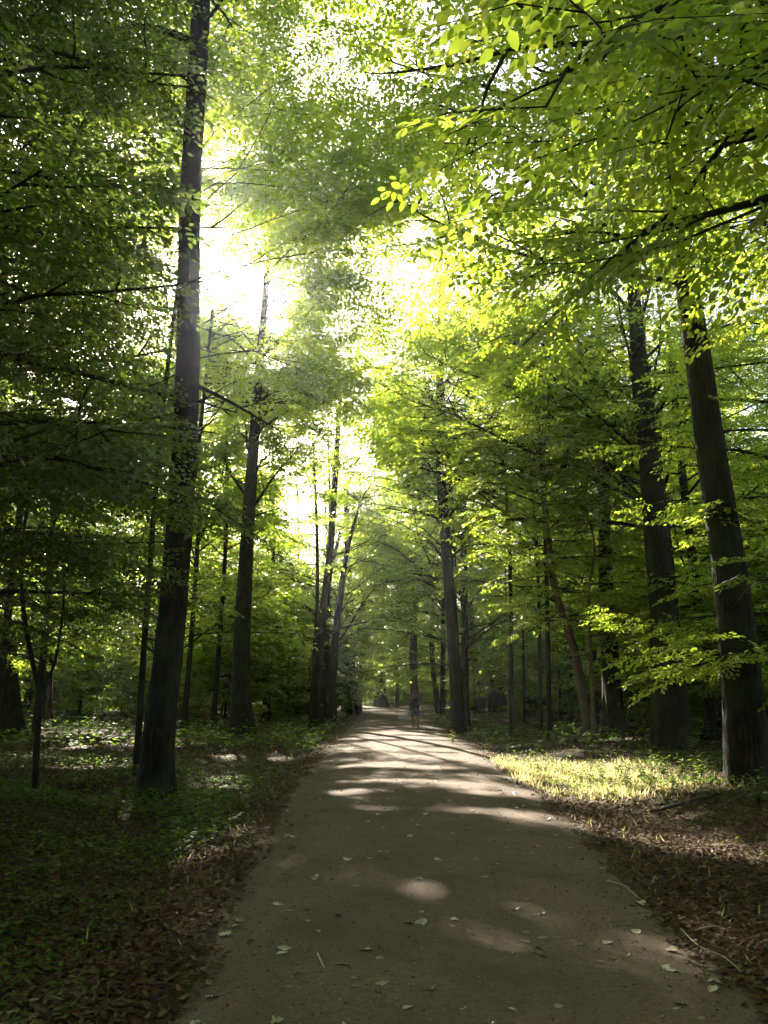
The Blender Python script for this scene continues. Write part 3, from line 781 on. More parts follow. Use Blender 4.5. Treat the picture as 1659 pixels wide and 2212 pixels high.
for i, (x, y, h, lab) in enumerate(FILL):
    z0 = {5.4: 9, 4.4: 8, 5.6: 8, 5.0: 8, -3.9: 6.5, 6.2: 9, -9.6: 7.5, -8.6: 8.5, 7.5: 4}.get(x, 3.0)
    make_tree('tree', lab, (x, y), [(x + .2, y, h * .5), (x - .2, y, h)], (.10 if x > 0 else .15) if y < 45 else .26, .06, auto=[(z0, h, 78, dome(8.0, 4.5) if x in (5.4, 4.4, 5.6, 5.0) else dome(6.5, 3.2), -5, 40, (-2.8, -.3) if x in (5.4, 4.4, 5.6, 5.0) else None)], shaft=x not in (-8.6, -9.6, 5.6, 5.0, -2.5, 3.4, -4.7), thin=.3 if x in (5.4, 6.2, 7.5) else 0,
              leaf=.15 + .0018 * y, lod=1, seed=200 + i, twigs=False, sides=12)

# ------------------------------------------------------------ the wood behind: a few kinds, each copied
def proto(name, h, r0, r1, auto, leaf, seed, bark=M_BEECH, mat=None, lean=0.0):
    return make_tree(name, '', (0, 0), [(lean * .3, 0, h * .4), (lean, 0, h)], r0, r1, auto=auto, leaf=leaf, lod=1, seed=seed,
                     prune=False, sides=10, rings=14, bark=bark, leafmat=mat, world=False, twigs=False, flare=.5)
TALL = [proto('tree', 25, .30, .12, [(7, 25, 75, dome(7.0), 5, 45, None)], .20, 101),
        proto('tree', 27, .36, .14, [(7, 27, 80, dome(7.5), 5, 45, None)], .20, 102, M_OAK, None, .8),
        proto('tree', 22, .22, .09, [(5, 22, 70, dome(6.0), 5, 45, None)], .19, 103, M_BEECH, M_LEAF_SHADE, -.6)]
LOW = [proto('tree', 7, .07, .02, [(.4, 7, 50, dome(4.5), -5, 20, None)], .22, 107), proto('tree', 5, .06, .02, [(.3, 5, 40, dome(4.0), -5, 20, None)], .22, 108, M_BEECH, M_LEAF, .4)]
UNDER = [proto('tree', 11, .10, .03, [(1.6, 11, 60, dome(4.6), -5, 25, None)], .15, 104),
         proto('tree', 9, .08, .03, [(1.2, 9, 52, dome(4.2), -5, 25, None)], .15, 105, M_BEECH, None, .5),
         proto('tree', 6.5, .05, .02, [(.7, 6.5, 40, dome(3.2), -5, 20, None)], .13, 106, M_BEECH, None, -.3)]
rng = np.random.default_rng(2024)
taken = [(o.location.x, o.location.y) for o in COL.objects if o.type == 'EMPTY' and o.location.y > 1]

def proj_hits(x, y, z0, z1, rad):
    """would this crown stand between the sun and the ground that is sunlit in the photograph"""
    for (lx, ly, a, b) in LIT:
        for z in np.linspace(z0, z1, 6):
            gx = x - SDIR[0] / SDIR[2] * z; gy = y - SDIR[1] / SDIR[2] * z
            if abs(gx - lx) < a + rad * .85 and abs(gy - ly) < b + rad * .85: return True
    return False
def in_gap(x, y, ztop, rad):
    az = math.degrees(math.atan2(x, y)); el = math.degrees(math.atan2(ztop - CAM_H, math.hypot(x, y))); wa = math.degrees(rad / math.hypot(x, y))
    return -15 - wa * .3 < az < -7 + wa * .3 and el > 24

MARKS = [(-13.5, 30, 'by the rooted grey trunk'), (-4.0, 14, 'behind the ridged left trunk'), (-6.1, 34, 'behind the tall straight left trunk'), (-4.2, 51, 'behind the trio of dark stems'),
         (-.3, 90, 'where the path ends'), (1.5, 38.6, 'behind the walker'), (3.5, 38, 'behind the path-side trunk'), (7.9, 31, 'behind the bowed young tree'), (9, 31, 'behind the broad swollen foot'),
         (9.5, 27, 'behind the thick brown trunk'), (7, 15.3, 'behind the massive right trunk'), (9, 16, 'at the far right edge')]
def mark(x, y):
    a = x / y
    m = min(MARKS, key=lambda q: abs(q[0] / q[1] - a)); return m[2] + (', right side' if a > m[0] / m[1] + .012 else ', left side' if a < m[0] / m[1] - .012 else '')
KEEPSEEN = [(o.location.x, o.location.y) for o in COL.objects if o.type == 'EMPTY' and 13 < o.location.y < 62 and abs(o.location.x) < o.location.y * .5 and o.get('label') and not 'leafy' in o['label'] and not 'crown' in o['label'] and not 'beech' in o['label']]
def hides(x, y, rad, z0):
    if z0 > 5: rad = .6
    for tx, ty in KEEPSEEN:
        if y < ty and abs(x - tx * y / ty) < rad * 1.2: return True
    return False
used = {id(t): False for t in TALL + UNDER + LOW}
def plant(kinds, x, y, s, label, group):
    if y > 20: label = ('very tall ' if s > 1.3 else 'smaller ' if s < .93 else '') + label + ', ' + mark(x, y)
    t = kinds[rng.integers(len(kinds))]
    z = gz1(x, y) - .02
    if not used[id(t)]:
        used[id(t)] = True
        t.location = (x, y, z); t.rotation_euler = (0, 0, rng.uniform(0, 6.28)); t.scale = (s, s, s)
        t['label'] = label; t['group'] = group
        return t
    return copy_tree(t, (x, y, z), rng.uniform(0, 6.28), s, label, group)

def scatter(kinds, n, yr, mind, label, group, zt, z0, rad, srange=(.85, 1.15), slope=None, lim=False):
    k = 0; tries = 0
    while k < n and tries < n * 40:
        tries += 1
        y = rng.uniform(*yr); x = rng.uniform(slope[0] * y + slope[1], slope[2] * y + slope[3])
        l, r = path_edges(y)
        if l - 3.0 < x < r + 3.0: continue
        if abs(x) > .62 * y + 8: continue
        if min([(x - a) ** 2 + (y - b) ** 2 for a, b in taken] + [1e9]) < mind * mind: continue
        s = rng.uniform(*srange)
        if hides(x, y, rad, z0): continue
        if proj_hits(x, y, z0 * s, zt * s, rad): continue
        if in_gap(x, y, zt * s, rad): continue
        if lim and -38 < math.degrees(math.atan2(x, y)) < 12: continue
        plant(kinds, x, y, s, label, group); taken.append((x, y)); k += 1
    return k

c1 = scatter(UNDER, 34, (24, 60), 2.6, 'young layered beech', 'young beeches left of the path', 10, 1.5, 3, slope=(-.6, -3, 0, -4))
c2 = scatter(UNDER, 34, (26, 60), 2.6, 'young layered beech', 'young beeches right of the path', 10, 1.5, 3, slope=(0, 6, .6, 3))
c3 = scatter(TALL, 26, (38, 90), 4.0, 'tall dark forest tree', 'tall trees left of the path', 25, 9, 5, slope=(-.6, -3, 0, -5))
c4 = scatter(TALL, 30, (36, 90), 4.0, 'tall dark forest tree', 'tall trees right of the path', 25, 9, 5, slope=(0, 6, .6, 3))
c5 = scatter(UNDER, 46, (60, 125), 3.4, 'distant leafy beech', 'distant low beeches', 10, 1.5, 3, (1.2, 1.7), slope=(-.6, 0, .6, 0))
c6 = scatter(TALL, 30, (88, 150), 5.0, 'distant tall tree', 'distant tall trees', 25, 9, 5, slope=(-.6, 0, .6, 0), lim=True)
c7 = scatter(LOW, 60, (75, 130), 3.0, 'bushy low beech at the back', 'bushy low beeches at the back', 6, .5, 2.5, (1.0, 1.6), slope=(-.6, 0, .6, 0))
# the bend: trees behind the end of the path
for i in range(16):
    x = rng.uniform(-1.5, 14); y = rng.uniform(118, 150)
    plant(UNDER if i % 2 else LOW, x, y, rng.uniform(1.0, 1.4), 'tree beyond the bend', 'trees beyond the bend')
print('planted', c1, c2, c3, c4, c5, c6, c7, 'leaf faces', LEAFCOUNT[0])

# ------------------------------------------------------------ trees behind the viewer: they shade the near path
for i, (x, y, s) in enumerate([(-6, -11, 1), (7, -12, 1.05), (-9.5, -3, .9), (-11, -9, 1.1), (11.5, -6, 1), (0.5, -17, 1.1), (-5, -14, 1), (6, -15, 1), (-14, -3, 1), (14, -3, 1),
                               (-12, 6, .9), (13, 6, .95), (-17, 12, 1), (17, 13, 1)]):
    t = plant(TALL, x, y, s, 'tall tree beside and behind the place of the view', 'trees behind the view')
for i, (x, y, s) in enumerate([(-5.5, -6.5, 1), (6.5, -6.2, 1), (-8, -8, 1.2), (9, -8, 1.2), (3.5, -10, 1.2), (-3, -10.5, 1.2)]):
    t = plant(UNDER[:2], x, y, s, 'young beech behind the place of the view', 'young beeches behind the view')
for t in TALL + UNDER + LOW:
    if not used[id(t)]:
        for c in list(t.children): bpy.data.objects.remove(c)
        bpy.data.objects.remove(t)

# ------------------------------------------------------------ leaf litter, ground cover, dry grass
rng = np.random.default_rng(5)
def sample(n, y0, y1, xf=.52, xo=1.2, p=1.0):
    u = rng.random(n)
    y = y0 * (y1 / y0) ** u if p == 1.0 else (y0 ** (1 - p) + u * (y1 ** (1 - p) - y0 ** (1 - p))) ** (1 / (1 - p))
    x = rng.uniform(-1, 1, n) * (xf * y + xo)
    return x, y

def side_dist(x, y):
    l, r = path_edges(y); return np.maximum(l - x, x - r)     # positive outside the path

def lay(name, x, y, z, size, tilt, mat, v, lod=0, wf=1.0, yaw=None, pitch=0.1, label=None, kind='stuff'):
    n = len(x); a = rng.uniform(0, 6.283, n) if yaw is None else yaw
    pp = rng.normal(pitch, tilt * .6, n)
    D = np.stack([np.cos(a) * np.cos(pp), np.sin(a) * np.cos(pp), np.sin(pp)], -1)
    U = np.stack([rng.normal(0, tilt, n), rng.normal(0, tilt, n), np.ones(n)], -1)
    V, F, A = leaves_geo(v3(x, y, z), D, norm(U), size, v, lod)
    return V, F, A

def stuff(name, geos, mat):
    g = Geo()
    for q in geos: g.add(*q)
    return tag(link(name, g.mesh(name, mat, False, True)), kind='stuff')

# brown litter
x, y = sample(230000, 2.6, 60, p=1.25); d = side_dist(x, y)
en = fbm(v3(x, y), 1.3, 40, 3)
pk = np.clip((d + .75 * (en - .25)) / .6, 0, 1) ** 1.5
k = rng.random(len(x)) < pk; x, y, d = x[k], y[k], d[k]
nr = y < 13
gs = []
for m, lod in ((nr, 0), (~nr, 1)):
    n = m.sum(); xx, yy = x[m], y[m]
    v = np.clip(rng.beta(1.6, 2.2, n) + (fbm(v3(xx, yy), .8, 3) - .5) * .5, 0, 1)
    gs.append(lay('', xx, yy, gz(xx, yy) + rng.uniform(.002, .03, n), rng.uniform(.03, .075, n) * (1 if lod == 0 else 1.35), .45, None, v, lod))
stuff('leaf_litter', gs, M_LITTER)

# fine crumbs on the path itself
x, y = sample(26000, 2.6, 40, p=1.2); d = side_dist(x, y)
k = (d < .1) & (rng.random(len(x)) < np.clip(.38 + 1.2 * np.exp(d / .35), 0, 1)); x, y = x[k], y[k]; n = len(x)
stuff('leaf_crumbs', [lay('', x, y, gz(x, y) + .022, rng.uniform(.008, .028, n) * np.clip(y / 8, 1, 2.2), .4, None, rng.random(n) ** 1.3)], M_LITTER)

# grit on the path
x, y = sample(30000, 2.5, 14, p=1.0); d = side_dist(x, y); k = d < -.02; x, y = x[k], y[k]; n = len(x)
stuff('grit', [lay('', x, y, gz(x, y) + .019, rng.uniform(.004, .012, n), .7, None, .2 + .8 * rng.random(n), 1)], M_PATHLEAF)

# green ground cover
def cover(n, yr, keep, size, hh, seed, xf=.52, xo=1.5, p=1.1):
    x, y = sample(n, *yr, xf=xf, xo=xo, p=p); d = side_dist(x, y)
    nn = fbm(v3(x, y), .55, seed, 3); n3 = fbm(v3(x, y), 2.4, seed + 5, 2)
    k = rng.random(len(x)) < keep(x, y, d, nn)
    x, y, n3 = x[k], y[k], n3[k]; n = len(x)
    z = gz(x, y) + rng.random(n) ** .7 * hh * (.25 + 1.3 * n3)
    v = np.clip(.35 + .5 * (n3 - .5) + rng.normal(0, .18, n), 0, 1)
    nr = y < 12
    out = []
    for m, lod in ((nr, 0), (~nr, 1)):
        if m.sum(): out.append(lay('', x[m], y[m], z[m], size * rng.uniform(.6, 1.25, m.sum()), .38, None, v[m], lod))
    return out
sm = lambda t: np.clip(t, 0, 1) ** 2 * (3 - 2 * np.clip(t, 0, 1))
gs = []
gs += cover(120000, (8, 30), lambda x, y, d, n: np.where((x < 0), sm((d - .15) / 1.0) * sm((n - .33) * 6) * sm((25 - y) / 5) * sm((y - 8.5) / 3.5), 0), .075, .24, 60)
gs += cover(42000, (2.8, 12), lambda x, y, d, n: np.where((x < 0), sm((d - .35) / .9) * sm((n - .36) * 6) * .5, 0), .06, .10, 61)
gs += cover(26000, (3.2, 16), lambda x, y, d, n: np.where((x > 0), sm((d - .5) / .9) * sm((n - .42) * 6) * .55, 0), .055, .10, 62)
gs += cover(60000, (13, 32), lambda x, y, d, n: np.where((x > 0), sm((d - .3) / .8) * sm((n - .30) * 6) * sm((28 - y) / 6) * sm((y - 13) / 3), 0), .07, .20, 63)
gs += cover(60000, (26, 110), lambda x, y, d, n: sm((d - .2) / .8) * sm((n - .46) * 6), .20, .5, 64, p=1.3)
stuff('ground_cover', gs, M_HERB)

# pale grass in the sunny verge
x, y = sample(300000, 13.5, 34, p=1.0); d = side_dist(x, y); n1 = fbm(v3(x, y), .6, 70, 2)
k = (x > 0) & (rng.random(len(x)) < sm((d + .05) / .5) * sm((4.6 - d) / 3) * sm((25 - y) / 6) * sm((y - 14) / 4) * sm((n1 - .27) * 5)); x, y = x[k], y[k]; n = len(x)
g1 = lay('', x, y, gz(x, y) - .01, rng.uniform(.06, .22, n) * (.45 + fbm(v3(x, y), 2.5, 75, 2)), .5, None, rng.random(n) * .95, 1, pitch=.9)
# make them narrow blades
V, F, A = g1; V = V.reshape(-1, 4, 3); mid = (V[:, 1] + V[:, 3]) / 2; V[:, 1] = mid + (V[:, 1] - mid) * .12; V[:, 3] = mid + (V[:, 3] - mid) * .12
x, y = sample(26000, 3.5, 34, p=1.1); d = side_dist(x, y)
k = (rng.random(len(x)) < sm((d - .05) / .3) * sm((1.6 - d) / 1.2) * .6 * sm((y - 5) / 8)); x, y = x[k], y[k]; n = len(x)
g2 = lay('', x, y, gz(x, y) - .01, rng.uniform(.05, .16, n), .5, None, rng.random(n) * .6, 1, pitch=1.0)
V2, F2, A2 = g2; V2 = V2.reshape(-1, 4, 3); mid = (V2[:, 1] + V2[:, 3]) / 2; V2[:, 1] = mid + (V2[:, 1] - mid) * .14; V2[:, 3] = mid + (V2[:, 3] - mid) * .14
stuff('verge_grass', [(V.reshape(-1, 3), F, A), (V2.reshape(-1, 3), F2, A2)], M_DRYGRASS)

# ------------------------------------------------------------ single dry leaves on the path
def lobed_leaf(seed, lobes, L=1.0):
    r = np.random.default_rng(seed); k = 15; pts = []
    for i in range(k):
        t = i / (k - 1)
        wv = .30 * sin(pi * t ** .8) * (1 + .38 * cos(2 * pi * lobes * t)) + .015
        pts.append((t - .5, wv * r.uniform(.85, 1.1)))
    curl = r.uniform(.3, 1.2); tw = r.uniform(-.4, .4); V = []; F = []
    for i, (a, wv) in enumerate(pts):
        for s in (-1, -.5, 0, .5, 1):
            yy = wv * s; z = curl * yy * yy * 1.3 + .22 * curl * a * a + tw * a * yy + r.normal(0, .012) + .02
            V.append((a, yy, z))
    for i in range(k - 1):
        for j in range(4):
            b = i * 5 + j; F.append((b, b + 5, b + 6, b + 1))
    nst = len(V)
    for t in (0, 1):
        a = -.5 - .22 * t
        V += [(a, -.012, .03), (a, .012, .03)]
    F.append((nst, nst + 1, nst + 3, nst + 2))
    F = np.array(F)
    return np.array(V), F, np.full(len(F), 1.0)
LM = []
for i in range(8):
    V, F, A = lobed_leaf(300 + i, [3.5, 4.5, .0, 3.0, 4.0, .5, 5, 2.5][i])
    LM.append(mesh_from('dry_leaf', V, F, M_PATHLEAF, A * [.45, .62, .8, .3, .95, .55, .2, .7][i], smooth=True))
n = 0
while n < 250:
    yy = 2.75 * (17 / 2.75) ** rng.random(); l, r = path_edges(yy); xx = rng.uniform(l + .05, r - .05)
    if abs(xx) > .5 * yy - .15: continue
    edge = min(xx - l, r - xx)
    if rng.random() > .3 + .8 * exp(-edge / .6): continue
    o = link('fallen_leaf', LM[int(rng.integers(8))], loc=(xx, yy, gz1(xx, yy) + .018))
    s = rng.uniform(.045, .095) if rng.random() < .8 else .11
    o.scale = (s, s, s); o.rotation_euler = (rng.normal(0, .15), rng.normal(0, .15), rng.uniform(0, 6.28))
    tag(o, 'dry curled brown or grey leaf lying on the sandy path', 'leaf', 'dry leaves scattered on the path'); n += 1

def stick(label, pts, r0, mat, name='stick', cat='stick', lift=.01):
    pts = [np.array([p[0], p[1], gz1(p[0], p[1]) + lift + (p[2] if len(p) > 2 else 0)]) for p in pts]
    l = smoothline(pts, 14); V, F = tube(l, np.linspace(r0, r0 * .45, 14), 6); o0 = l[0].copy()
    o = link(name, mesh_from(name, V - o0, F, mat, smooth=True), loc=o0); tag(o, label, cat); return o
M_DRYWOOD = bark_mat('bleached_wood', (.30, .26, .21), (.42, .37, .30), (.52, .47, .40), 4, 20, .3, 0)
q = [G(1310, 1895), G(1345, 1902), G(1370, 1920), G(1397, 1942)]
stick('pale bent twig lying on the right edge of the path', [(p[0], p[1], .012) for p in q], .007, M_DRYWOOD)
q = [G(205, 2165), G(232, 2128), G(240, 2100), G(262, 2078)]
stick('thin dark twig in the litter at the lower left', [(p[0], p[1], .03) for p in q], .006, M_TWIG)
q = [G(1470, 1995), G(1510, 2030), G(1560, 2052), G(1600, 2085)]
stick('long thin crooked twig in the litter at the lower right', [(p[0], p[1], .025) for p in q], .005, M_DRYWOOD)
q = [G(1500, 2000), G(1540, 1985), G(1580, 1990)]
stick('short curved twig in the litter by the lower right verge', [(p[0], p[1], .04) for p in q], .005, M_DRYWOOD)
q = [G(686, 2062), G(700, 2092)]
stick('dark split splinter of wood on the near path', [(p[0], p[1], .02) for p in q], .009, M_DRYWOOD)
q = [G(1410, 1735), G(1500, 1722), G(1640, 1700)]
stick('dark fallen branch in front of the massive right trunk', [(p[0], p[1], .05) for p in q], .03, M_TWIG, 'fallen_branch', 'branch')
q = [G(1470, 1556), G(1560, 1552), G(1640, 1552)]
stick('dark fallen log between the two thick right trunks', [(p[0], p[1], .15) for p in q], .22, M_BEECH, 'fallen_log', 'log')
q = [G(150, 1546), G(330, 1549), G(430, 1551)]
stick('thin fallen log far back in the left wood', [(p[0], p[1], .12) for p in q], .12, M_BEECH, 'fallen_log', 'log')
q = [G(1500, 1605), G(1570, 1598), G(1660, 1600)]
stick('low dark log lying right of the thick brown trunk', [(p[0], p[1], .1) for p in q], .12, M_BEECH, 'fallen_log', 'log')
q = [G(1405, 1577), G(1150, 1572)]
stick('slim fallen branch in the shade behind the bowed young tree', [(p[0], p[1], .04) for p in q], .05, M_TWIG, 'fallen_branch', 'branch')
# mossy stump
b = G(402, 1572); k = 40; th = np.arange(k) * 2 * pi / k; V = []; F = []
for i, (h, rr) in enumerate([(-.1, 1.1), (.15, .95), (.38, .8), (.58, .55), (.66, .2), (.67, .0)]):
    for t in th: V.append((rr * 1.35 * cos(t) * (1 + .25 * sin(3 * t + i * .6)), rr * sin(t) * .8, h * (1 + .45 * cos(t + 2.4) + .1 * sin(5 * t))))
for i in range(5):
    for j in range(k): F.append((i * k + j, i * k + (j + 1) % k, (i + 1) * k + (j + 1) % k, (i + 1) * k + j))
V = np.array(V); V += .10 * (fbm(V[:, None] * 1.0, 4.0, 90)[:, 0:1] - .5) * norm(V + [0, 0, .2])
M_STUMP = bark_mat('mossy_stump', (.02, .017, .012), (.04, .035, .025), (.07, .065, .045), 1, 8, .8, .9)
o = link('tree_stump', mesh_from('tree_stump', V, np.array(F), M_STUMP, smooth=True), loc=(b[0], b[1], gz1(b[0], b[1])))
tag(o, 'low mossy stump just right of the ridged front left trunk', 'stump')

# ------------------------------------------------------------ single leafy plants in the verges
def plant_proto(seed, h, nst, leaf):
    r = np.random.default_rng(seed); gl = Geo(); gs = Geo(); Pn = []; D = []; U = []; S = []; A = []
    for s in range(nst):
        a = r.uniform(0, 6.28); hh = h * r.uniform(.55, 1.1); lean = r.uniform(.1, .5)
        pts = np.array([[cos(a) * lean * hh * t * t, sin(a) * lean * hh * t * t, hh * t] for t in np.linspace(0, 1, 6)])
        gs.add(*tube(pts, np.linspace(.006, .002, 6), 4))
        m = int(5 + h * 14)
        for i in range(m):
            t = .25 + .75 * i / (m - 1); p = np.array([cos(a) * lean * hh * t * t, sin(a) * lean * hh * t * t, hh * t])
            b = i * 2.4 + r.uniform(-.3, .3)
            Pn.append(p); D.append([cos(b), sin(b), r.uniform(-.25, .2)]); U.append([r.normal(0, .25), r.normal(0, .25), 1])
            S.append(leaf * (1.15 - .5 * t) * r.uniform(.8, 1.2)); A.append(r.uniform(.2, .9))
    V, F, v = leaves_geo(np.array(Pn), np.array(D), norm(np.array(U)), np.array(S), np.array(A), 0)
    gl.add(V, F, v)
    return gs.mesh('stem', M_TWIG, True), gl.mesh('leaves', M_HERB, False, True)
PP = [plant_proto(1, .35, 4, .11), plant_proto(2, .5, 5, .12), plant_proto(3, .28, 5, .10), plant_proto(4, .7, 4, .12)]
def put_plant(px, py, kind, s, label, group=None):
    b = G(px, py)
    r = thing('leafy_plant', (b[0], b[1], gz1(b[0], b[1])), label, 'plant', group)
    r.rotation_euler = (0, 0, rng.uniform(0, 6.28)); r.scale = (s, s, s)
    link('stem', PP[kind][0], r); link('leaves', PP[kind][1], r)
for px, py, kd, s in [(1300, 1668, 0, 1), (1335, 1655, 2, 1.1), (1352, 1680, 1, .9), (1385, 1672, 1, 1), (1405, 1695, 0, 1.2), (1430, 1668, 1, 1), (1455, 1690, 2, 1.2), (1475, 1672, 1, 1.0),
                      (1500, 1698, 0, 1.1), (1515, 1672, 1, 1.1), (1540, 1690, 1, .8), (1548, 1660, 2, 1.2), (1322, 1700, 2, .9), (1370, 1712, 2, .8), (1440, 1718, 2, .9), (1490, 1655, 0, 1), (1408, 1650, 0, 1)]:
    put_plant(px, py, kd, s, 'leafy green plant in the patch left of the massive right trunk', 'leafy plants before the massive right trunk')
for px, py, kd, s in [(1100, 1612, 0, 1.2), (1130, 1605, 1, 1.0), (1165, 1612, 2, 1.2), (1192, 1600, 3, .8), (1215, 1612, 0, 1.3), (1150, 1620, 2, 1), (1242, 1608, 1, 1)]:
    put_plant(px, py, kd, s, 'leafy plant along the back of the sunny grass verge', 'leafy plants behind the sunny verge')
put_plant(1262, 1625, 3, 1.2, 'upright leafy plant at the foot of the bowed young tree')
put_plant(1500, 1628, 3, 1.25, 'upright leafy plant in front of the thick brown trunk foot')
put_plant(978, 1605, 0, 1.3, 'small bright plant at the right edge of the path')
put_plant(612, 1600, 0, 1.9, 'small bright plant in front of the trio of dark stems')
put_plant(1640, 1740, 1, 1.1, 'leafy plant at the foot of the massive right trunk, by the frame edge')
for px, py, kd, s in [(30, 1880, 0, .7), (60, 1935, 2, .8), (110, 1925, 0, .8), (20, 1970, 2, .9), (150, 1900, 2, .7), (90, 1860, 2, .8)]:
    put_plant(px, py, kd, s, 'low leafy plant in the dark verge at the left edge', 'low plants in the near left verge')
for px, py, kd, s in [(120, 1730, 0, 1), (180, 1700, 2, 1.2), (240, 1690, 0, 1.1), (440, 1680, 0, 1), (500, 1665, 2, 1.1), (560, 1650, 0, 1), (150, 1660, 2, 1.2), (460, 1720, 2, 1)]:
    put_plant(px, py, kd, s, 'leafy plant rising from the green undergrowth beside the ridged left trunk', 'leafy plants in the left undergrowth')

# ------------------------------------------------------------ the walker
def plain(name, col, rough=.85):
    m, nt, out = newmat(name); b = N(nt, 'ShaderNodeBsdfPrincipled')
    n = N(nt, 'ShaderNodeTexNoise'); n.inputs['Scale'].default_value = 25; n.inputs['Detail'].default_value = 4
    c = ramp(nt, n.outputs[0], [(.3, tuple(v * .8 for v in col)), (.7, tuple(min(1, v * 1.15) for v in col))])
    nt.links.new(c, b.inputs['Base Color']); b.inputs['Roughness'].default_value = rough
    nt.links.new(b.outputs[0], out.inputs[0]); return m
M_SKIN = plain('skin', (.34, .19, .13), .6); M_SHIRT = plain('dark_cloth', (.018, .018, .022)); M_SHORTS = plain('denim', (.07, .09, .13))
M_SHOE = plain('dark_shoe', (.02, .018, .018), .7); M_HAIR = plain('hair', (.10, .055, .03), .6); M_EYE = plain('eye', (.03, .02, .02), .3)

def skin(name, J, E, mat, parent, root, sub=2):
    names = list(J); m = bpy.data.meshes.new(name)
    m.from_pydata([J[k][0] for k in names], [(names.index(a), names.index(b)) for a, b in E], []); m.materials.append(mat)
    o = link(name, m, parent); md = o.modifiers.new('skin', 'SKIN'); md.use_smooth_shade = True
    sv = m.skin_vertices[0].data
    for i, k in enumerate(names):
        r = J[k][1]; sv[i].radius = r if isinstance(r, tuple) else (r, r); sv[i].use_root = (k == root)
    s = o.modifiers.new('sub', 'SUBSURF'); s.levels = sub; s.render_levels = sub
    return o
b = G(897, 1572)
man = thing('person', (b[0], b[1], gz1(b[0], b[1]) + .015), 'person in dark t-shirt and grey blue shorts walking on the path, hand to face', 'person')
man.rotation_euler = (0, 0, R(3)); man.scale = (1.12, 1.12, 1.02)
J = dict(pel=((0, 0, .93), (.13, .10)), spi=((0, .01, 1.10), (.11, .085)), che=((0, 0, 1.30), (.145, .10)), nb=((0, .01, 1.45), (.07, .07)), ne=((0, -.005, 1.53), .052),
         h1=((0, -.02, 1.60), (.066, .075)), h2=((0, -.01, 1.69), (.074, .088)), h3=((0, -.005, 1.745), (.05, .06)), nose=((0, -.105, 1.635), .012),
         hl=((-.09, 0, .90), .095), kl=((-.10, .04, .50), .068), cl=((-.10, .12, .36), .068), al=((-.10, .20, .13), .046), fl=((-.10, .17, .06), .036), tl=((-.10, .07, .03), .03),
         hr=((.09, 0, .90), .095), kr=((.11, -.13, .50), .068), cr=((.11, -.14, .34), .068), ar=((.11, -.16, .09), .046), fr=((.11, -.20, .045), .036), tr=((.12, -.31, .03), .03),
         sl=((-.18, .01, 1.41), .058), el=((-.29, -.06, 1.17), .042), wl=((-.12, -.22, 1.42), .028), pl=((-.085, -.235, 1.50), (.036, .018)),
         sr=((.18, .01, 1.41), .058), er=((.28, .02, 1.15), .042), wr=((.17, -.21, 1.14), .028), pr=((.13, -.28, 1.17), (.036, .018)))
E = [('pel', 'spi'), ('spi', 'che'), ('che', 'nb'), ('nb', 'ne'), ('ne', 'h1'), ('h1', 'h2'), ('h2', 'h3'), ('h1', 'nose'), ('pel', 'hl'), ('hl', 'kl'), ('kl', 'cl'), ('cl', 'al'), ('al', 'fl'), ('fl', 'tl'),
     ('pel', 'hr'), ('hr', 'kr'), ('kr', 'cr'), ('cr', 'ar'), ('ar', 'fr'), ('fr', 'tr'), ('che', 'sl'), ('sl', 'el'), ('el', 'wl'), ('wl', 'pl'), ('che', 'sr'), ('sr', 'er'), ('er', 'wr'), ('wr', 'pr')]
for i, (dx, dz, ln) in enumerate([(-.028, .02, .8), (-.010, .03, 1.0), (.009, .03, .95), (.027, .022, .75)]):
    J['fa%d' % i] = ((-.085 + dx, -.24, 1.535 + dz * .3), .009); J['fb%d' % i] = ((-.08 + dx, -.235, 1.555 + .03 * ln), .008); J['fc%d' % i] = ((-.075 + dx * .9, -.20, 1.56 + .045 * ln), .007)
    E += [('pl', 'fa%d' % i), ('fa%d' % i, 'fb%d' % i), ('fb%d' % i, 'fc%d' % i)]
    J['ga%d' % i] = ((.12 - .01 * i, -.315, 1.185 - .02 * i + .03), .009); J['gb%d' % i] = ((.10 - .01 * i, -.335, 1.18 - .02 * i + .03), .008); J['gc%d' % i] = ((.075 - .005 * i, -.32, 1.175 - .02 * i + .025), .007)
    E += [('pr', 'ga%d' % i), ('ga%d' % i, 'gb%d' % i), ('gb%d' % i, 'gc%d' % i)]
J['ta'] = ((-.045, -.225, 1.48), .010); J['tb'] = ((-.035, -.20, 1.515), .008); E += [('pl', 'ta'), ('ta', 'tb')]
J['ua'] = ((.12, -.255, 1.215), .010); J['ub'] = ((.095, -.275, 1.235), .008); E += [('pr', 'ua'), ('ua', 'ub')]
skin('body', J, E, M_SKIN, man, 'pel')
T = dict(a=((0, 0, .77), (.19, .15)), b=((0, .01, 1.06), (.185, .14)), c=((0, 0, 1.30), (.205, .15)), d=((0, .01, 1.43), (.105, .085)),
         sl=((-.185, .01, 1.405), .075), e1=((-.245, -.03, 1.26), .066), sr=((.185, .01, 1.405), .075), e2=((.245, .012, 1.25), .066))
skin('t_shirt', T, [('a', 'b'), ('b', 'c'), ('c', 'd'), ('c', 'sl'), ('sl', 'e1'), ('c', 'sr'), ('sr', 'e2')], M_SHIRT, man, 'a')
T = dict(a=((0, 0, 1.02), (.165, .125)), b=((0, 0, .88), (.17, .13)), l1=((-.10, .005, .80), .118), l2=((-.103, .035, .50), .102), r1=((.10, -.03, .80), .118), r2=((.112, -.12, .50), .102))
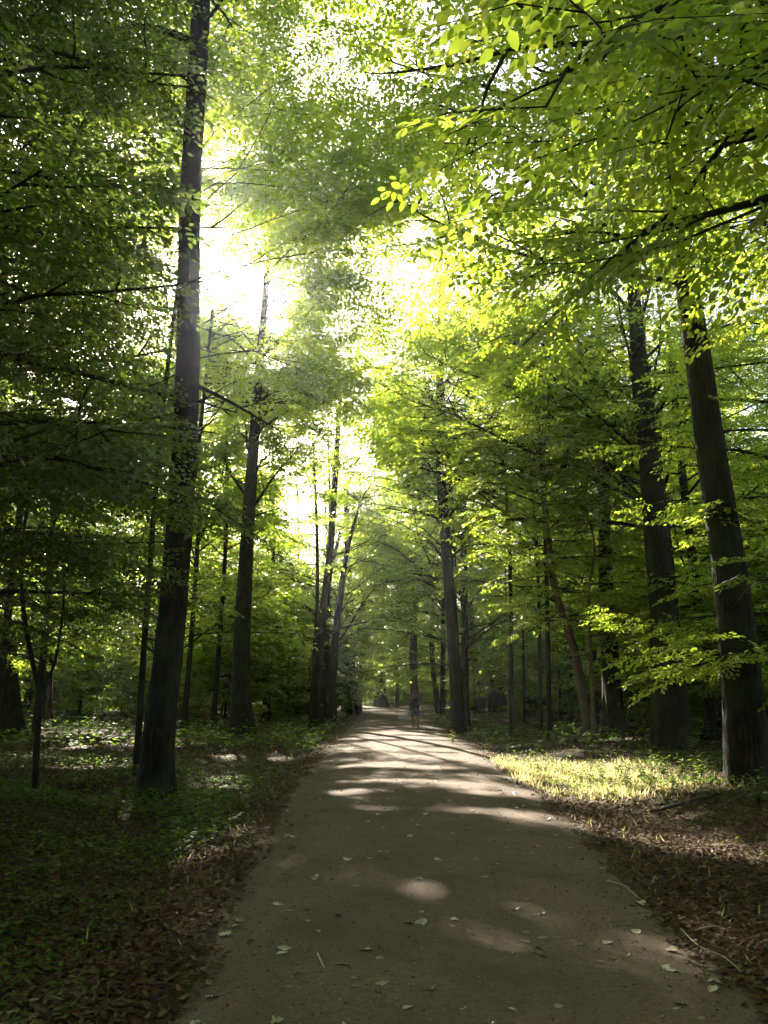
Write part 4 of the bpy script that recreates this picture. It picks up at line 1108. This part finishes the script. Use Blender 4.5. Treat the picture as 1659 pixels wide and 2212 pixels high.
skin('shorts', T, [('a', 'b'), ('b', 'l1'), ('l1', 'l2'), ('b', 'r1'), ('r1', 'r2')], M_SHORTS, man, 'a')
for s, (ank, hee, toe) in (('l', ((-.10, .205, .16), (-.10, .185, .065), (-.10, .06, .035))), ('r', ((.11, -.158, .13), (.11, -.19, .05), (.12, -.33, .038)))):
    skin('shoe', dict(a=(ank, .047), b=(hee, (.048, .05)), c=(toe, (.045, .032))), [('a', 'b'), ('b', 'c')], M_SHOE, man, 'b')
skin('hair', dict(a=((0, .035, 1.60), (.062, .05)), b=((0, .02, 1.70), (.082, .088)), c=((0, -.02, 1.765), (.065, .07)), d=((0, -.055, 1.755), (.05, .028))),
     [('a', 'b'), ('b', 'c'), ('c', 'd')], M_HAIR, man, 'b')
for s in (-1, 1):
    V, F = tube([(s * .078, .0, 1.605), (s * .086, .005, 1.635), (s * .080, .008, 1.665)], [.008, .016, .009], 8); link('ear', mesh_from('ear', V, F, M_SKIN, smooth=True), man)
    V, F = tube([(s * .03, -.085, 1.655), (s * .03, -.098, 1.655), (s * .03, -.102, 1.655)], [.012, .009, .002], 8); link('eye', mesh_from('eye', V, F, M_EYE, smooth=True), man)

# ------------------------------------------------------------ haze volume added for the glare glow around the sun
def make_glow_haze():
    x0, x1, y0, y1, z0, z1 = -330, 330, -14, 500, -8, 62
    V = np.array([[x, y, z] for x in (x0, x1) for y in (y0, y1) for z in (z0, z1)], float)
    F = np.array([[0, 1, 3, 2], [4, 6, 7, 5], [0, 4, 5, 1], [2, 3, 7, 6], [0, 2, 6, 4], [1, 5, 7, 3]])
    m, nt, out = newmat('sun_glow_air')
    pv = nt.nodes.new('ShaderNodeVolumePrincipled')
    pv.inputs['Color'].default_value = (.86, .92, 1, 1); pv.inputs['Density'].default_value = GLOW_HAZE_D
    pv.inputs['Anisotropy'].default_value = .8
    nt.links.new(pv.outputs[0], out.inputs['Volume'])
    tag(link('sun_glow_haze', mesh_from('sun_glow_haze', V, F, m)), kind='stuff')
GLOW_HAZE_D = .00025
make_glow_haze()
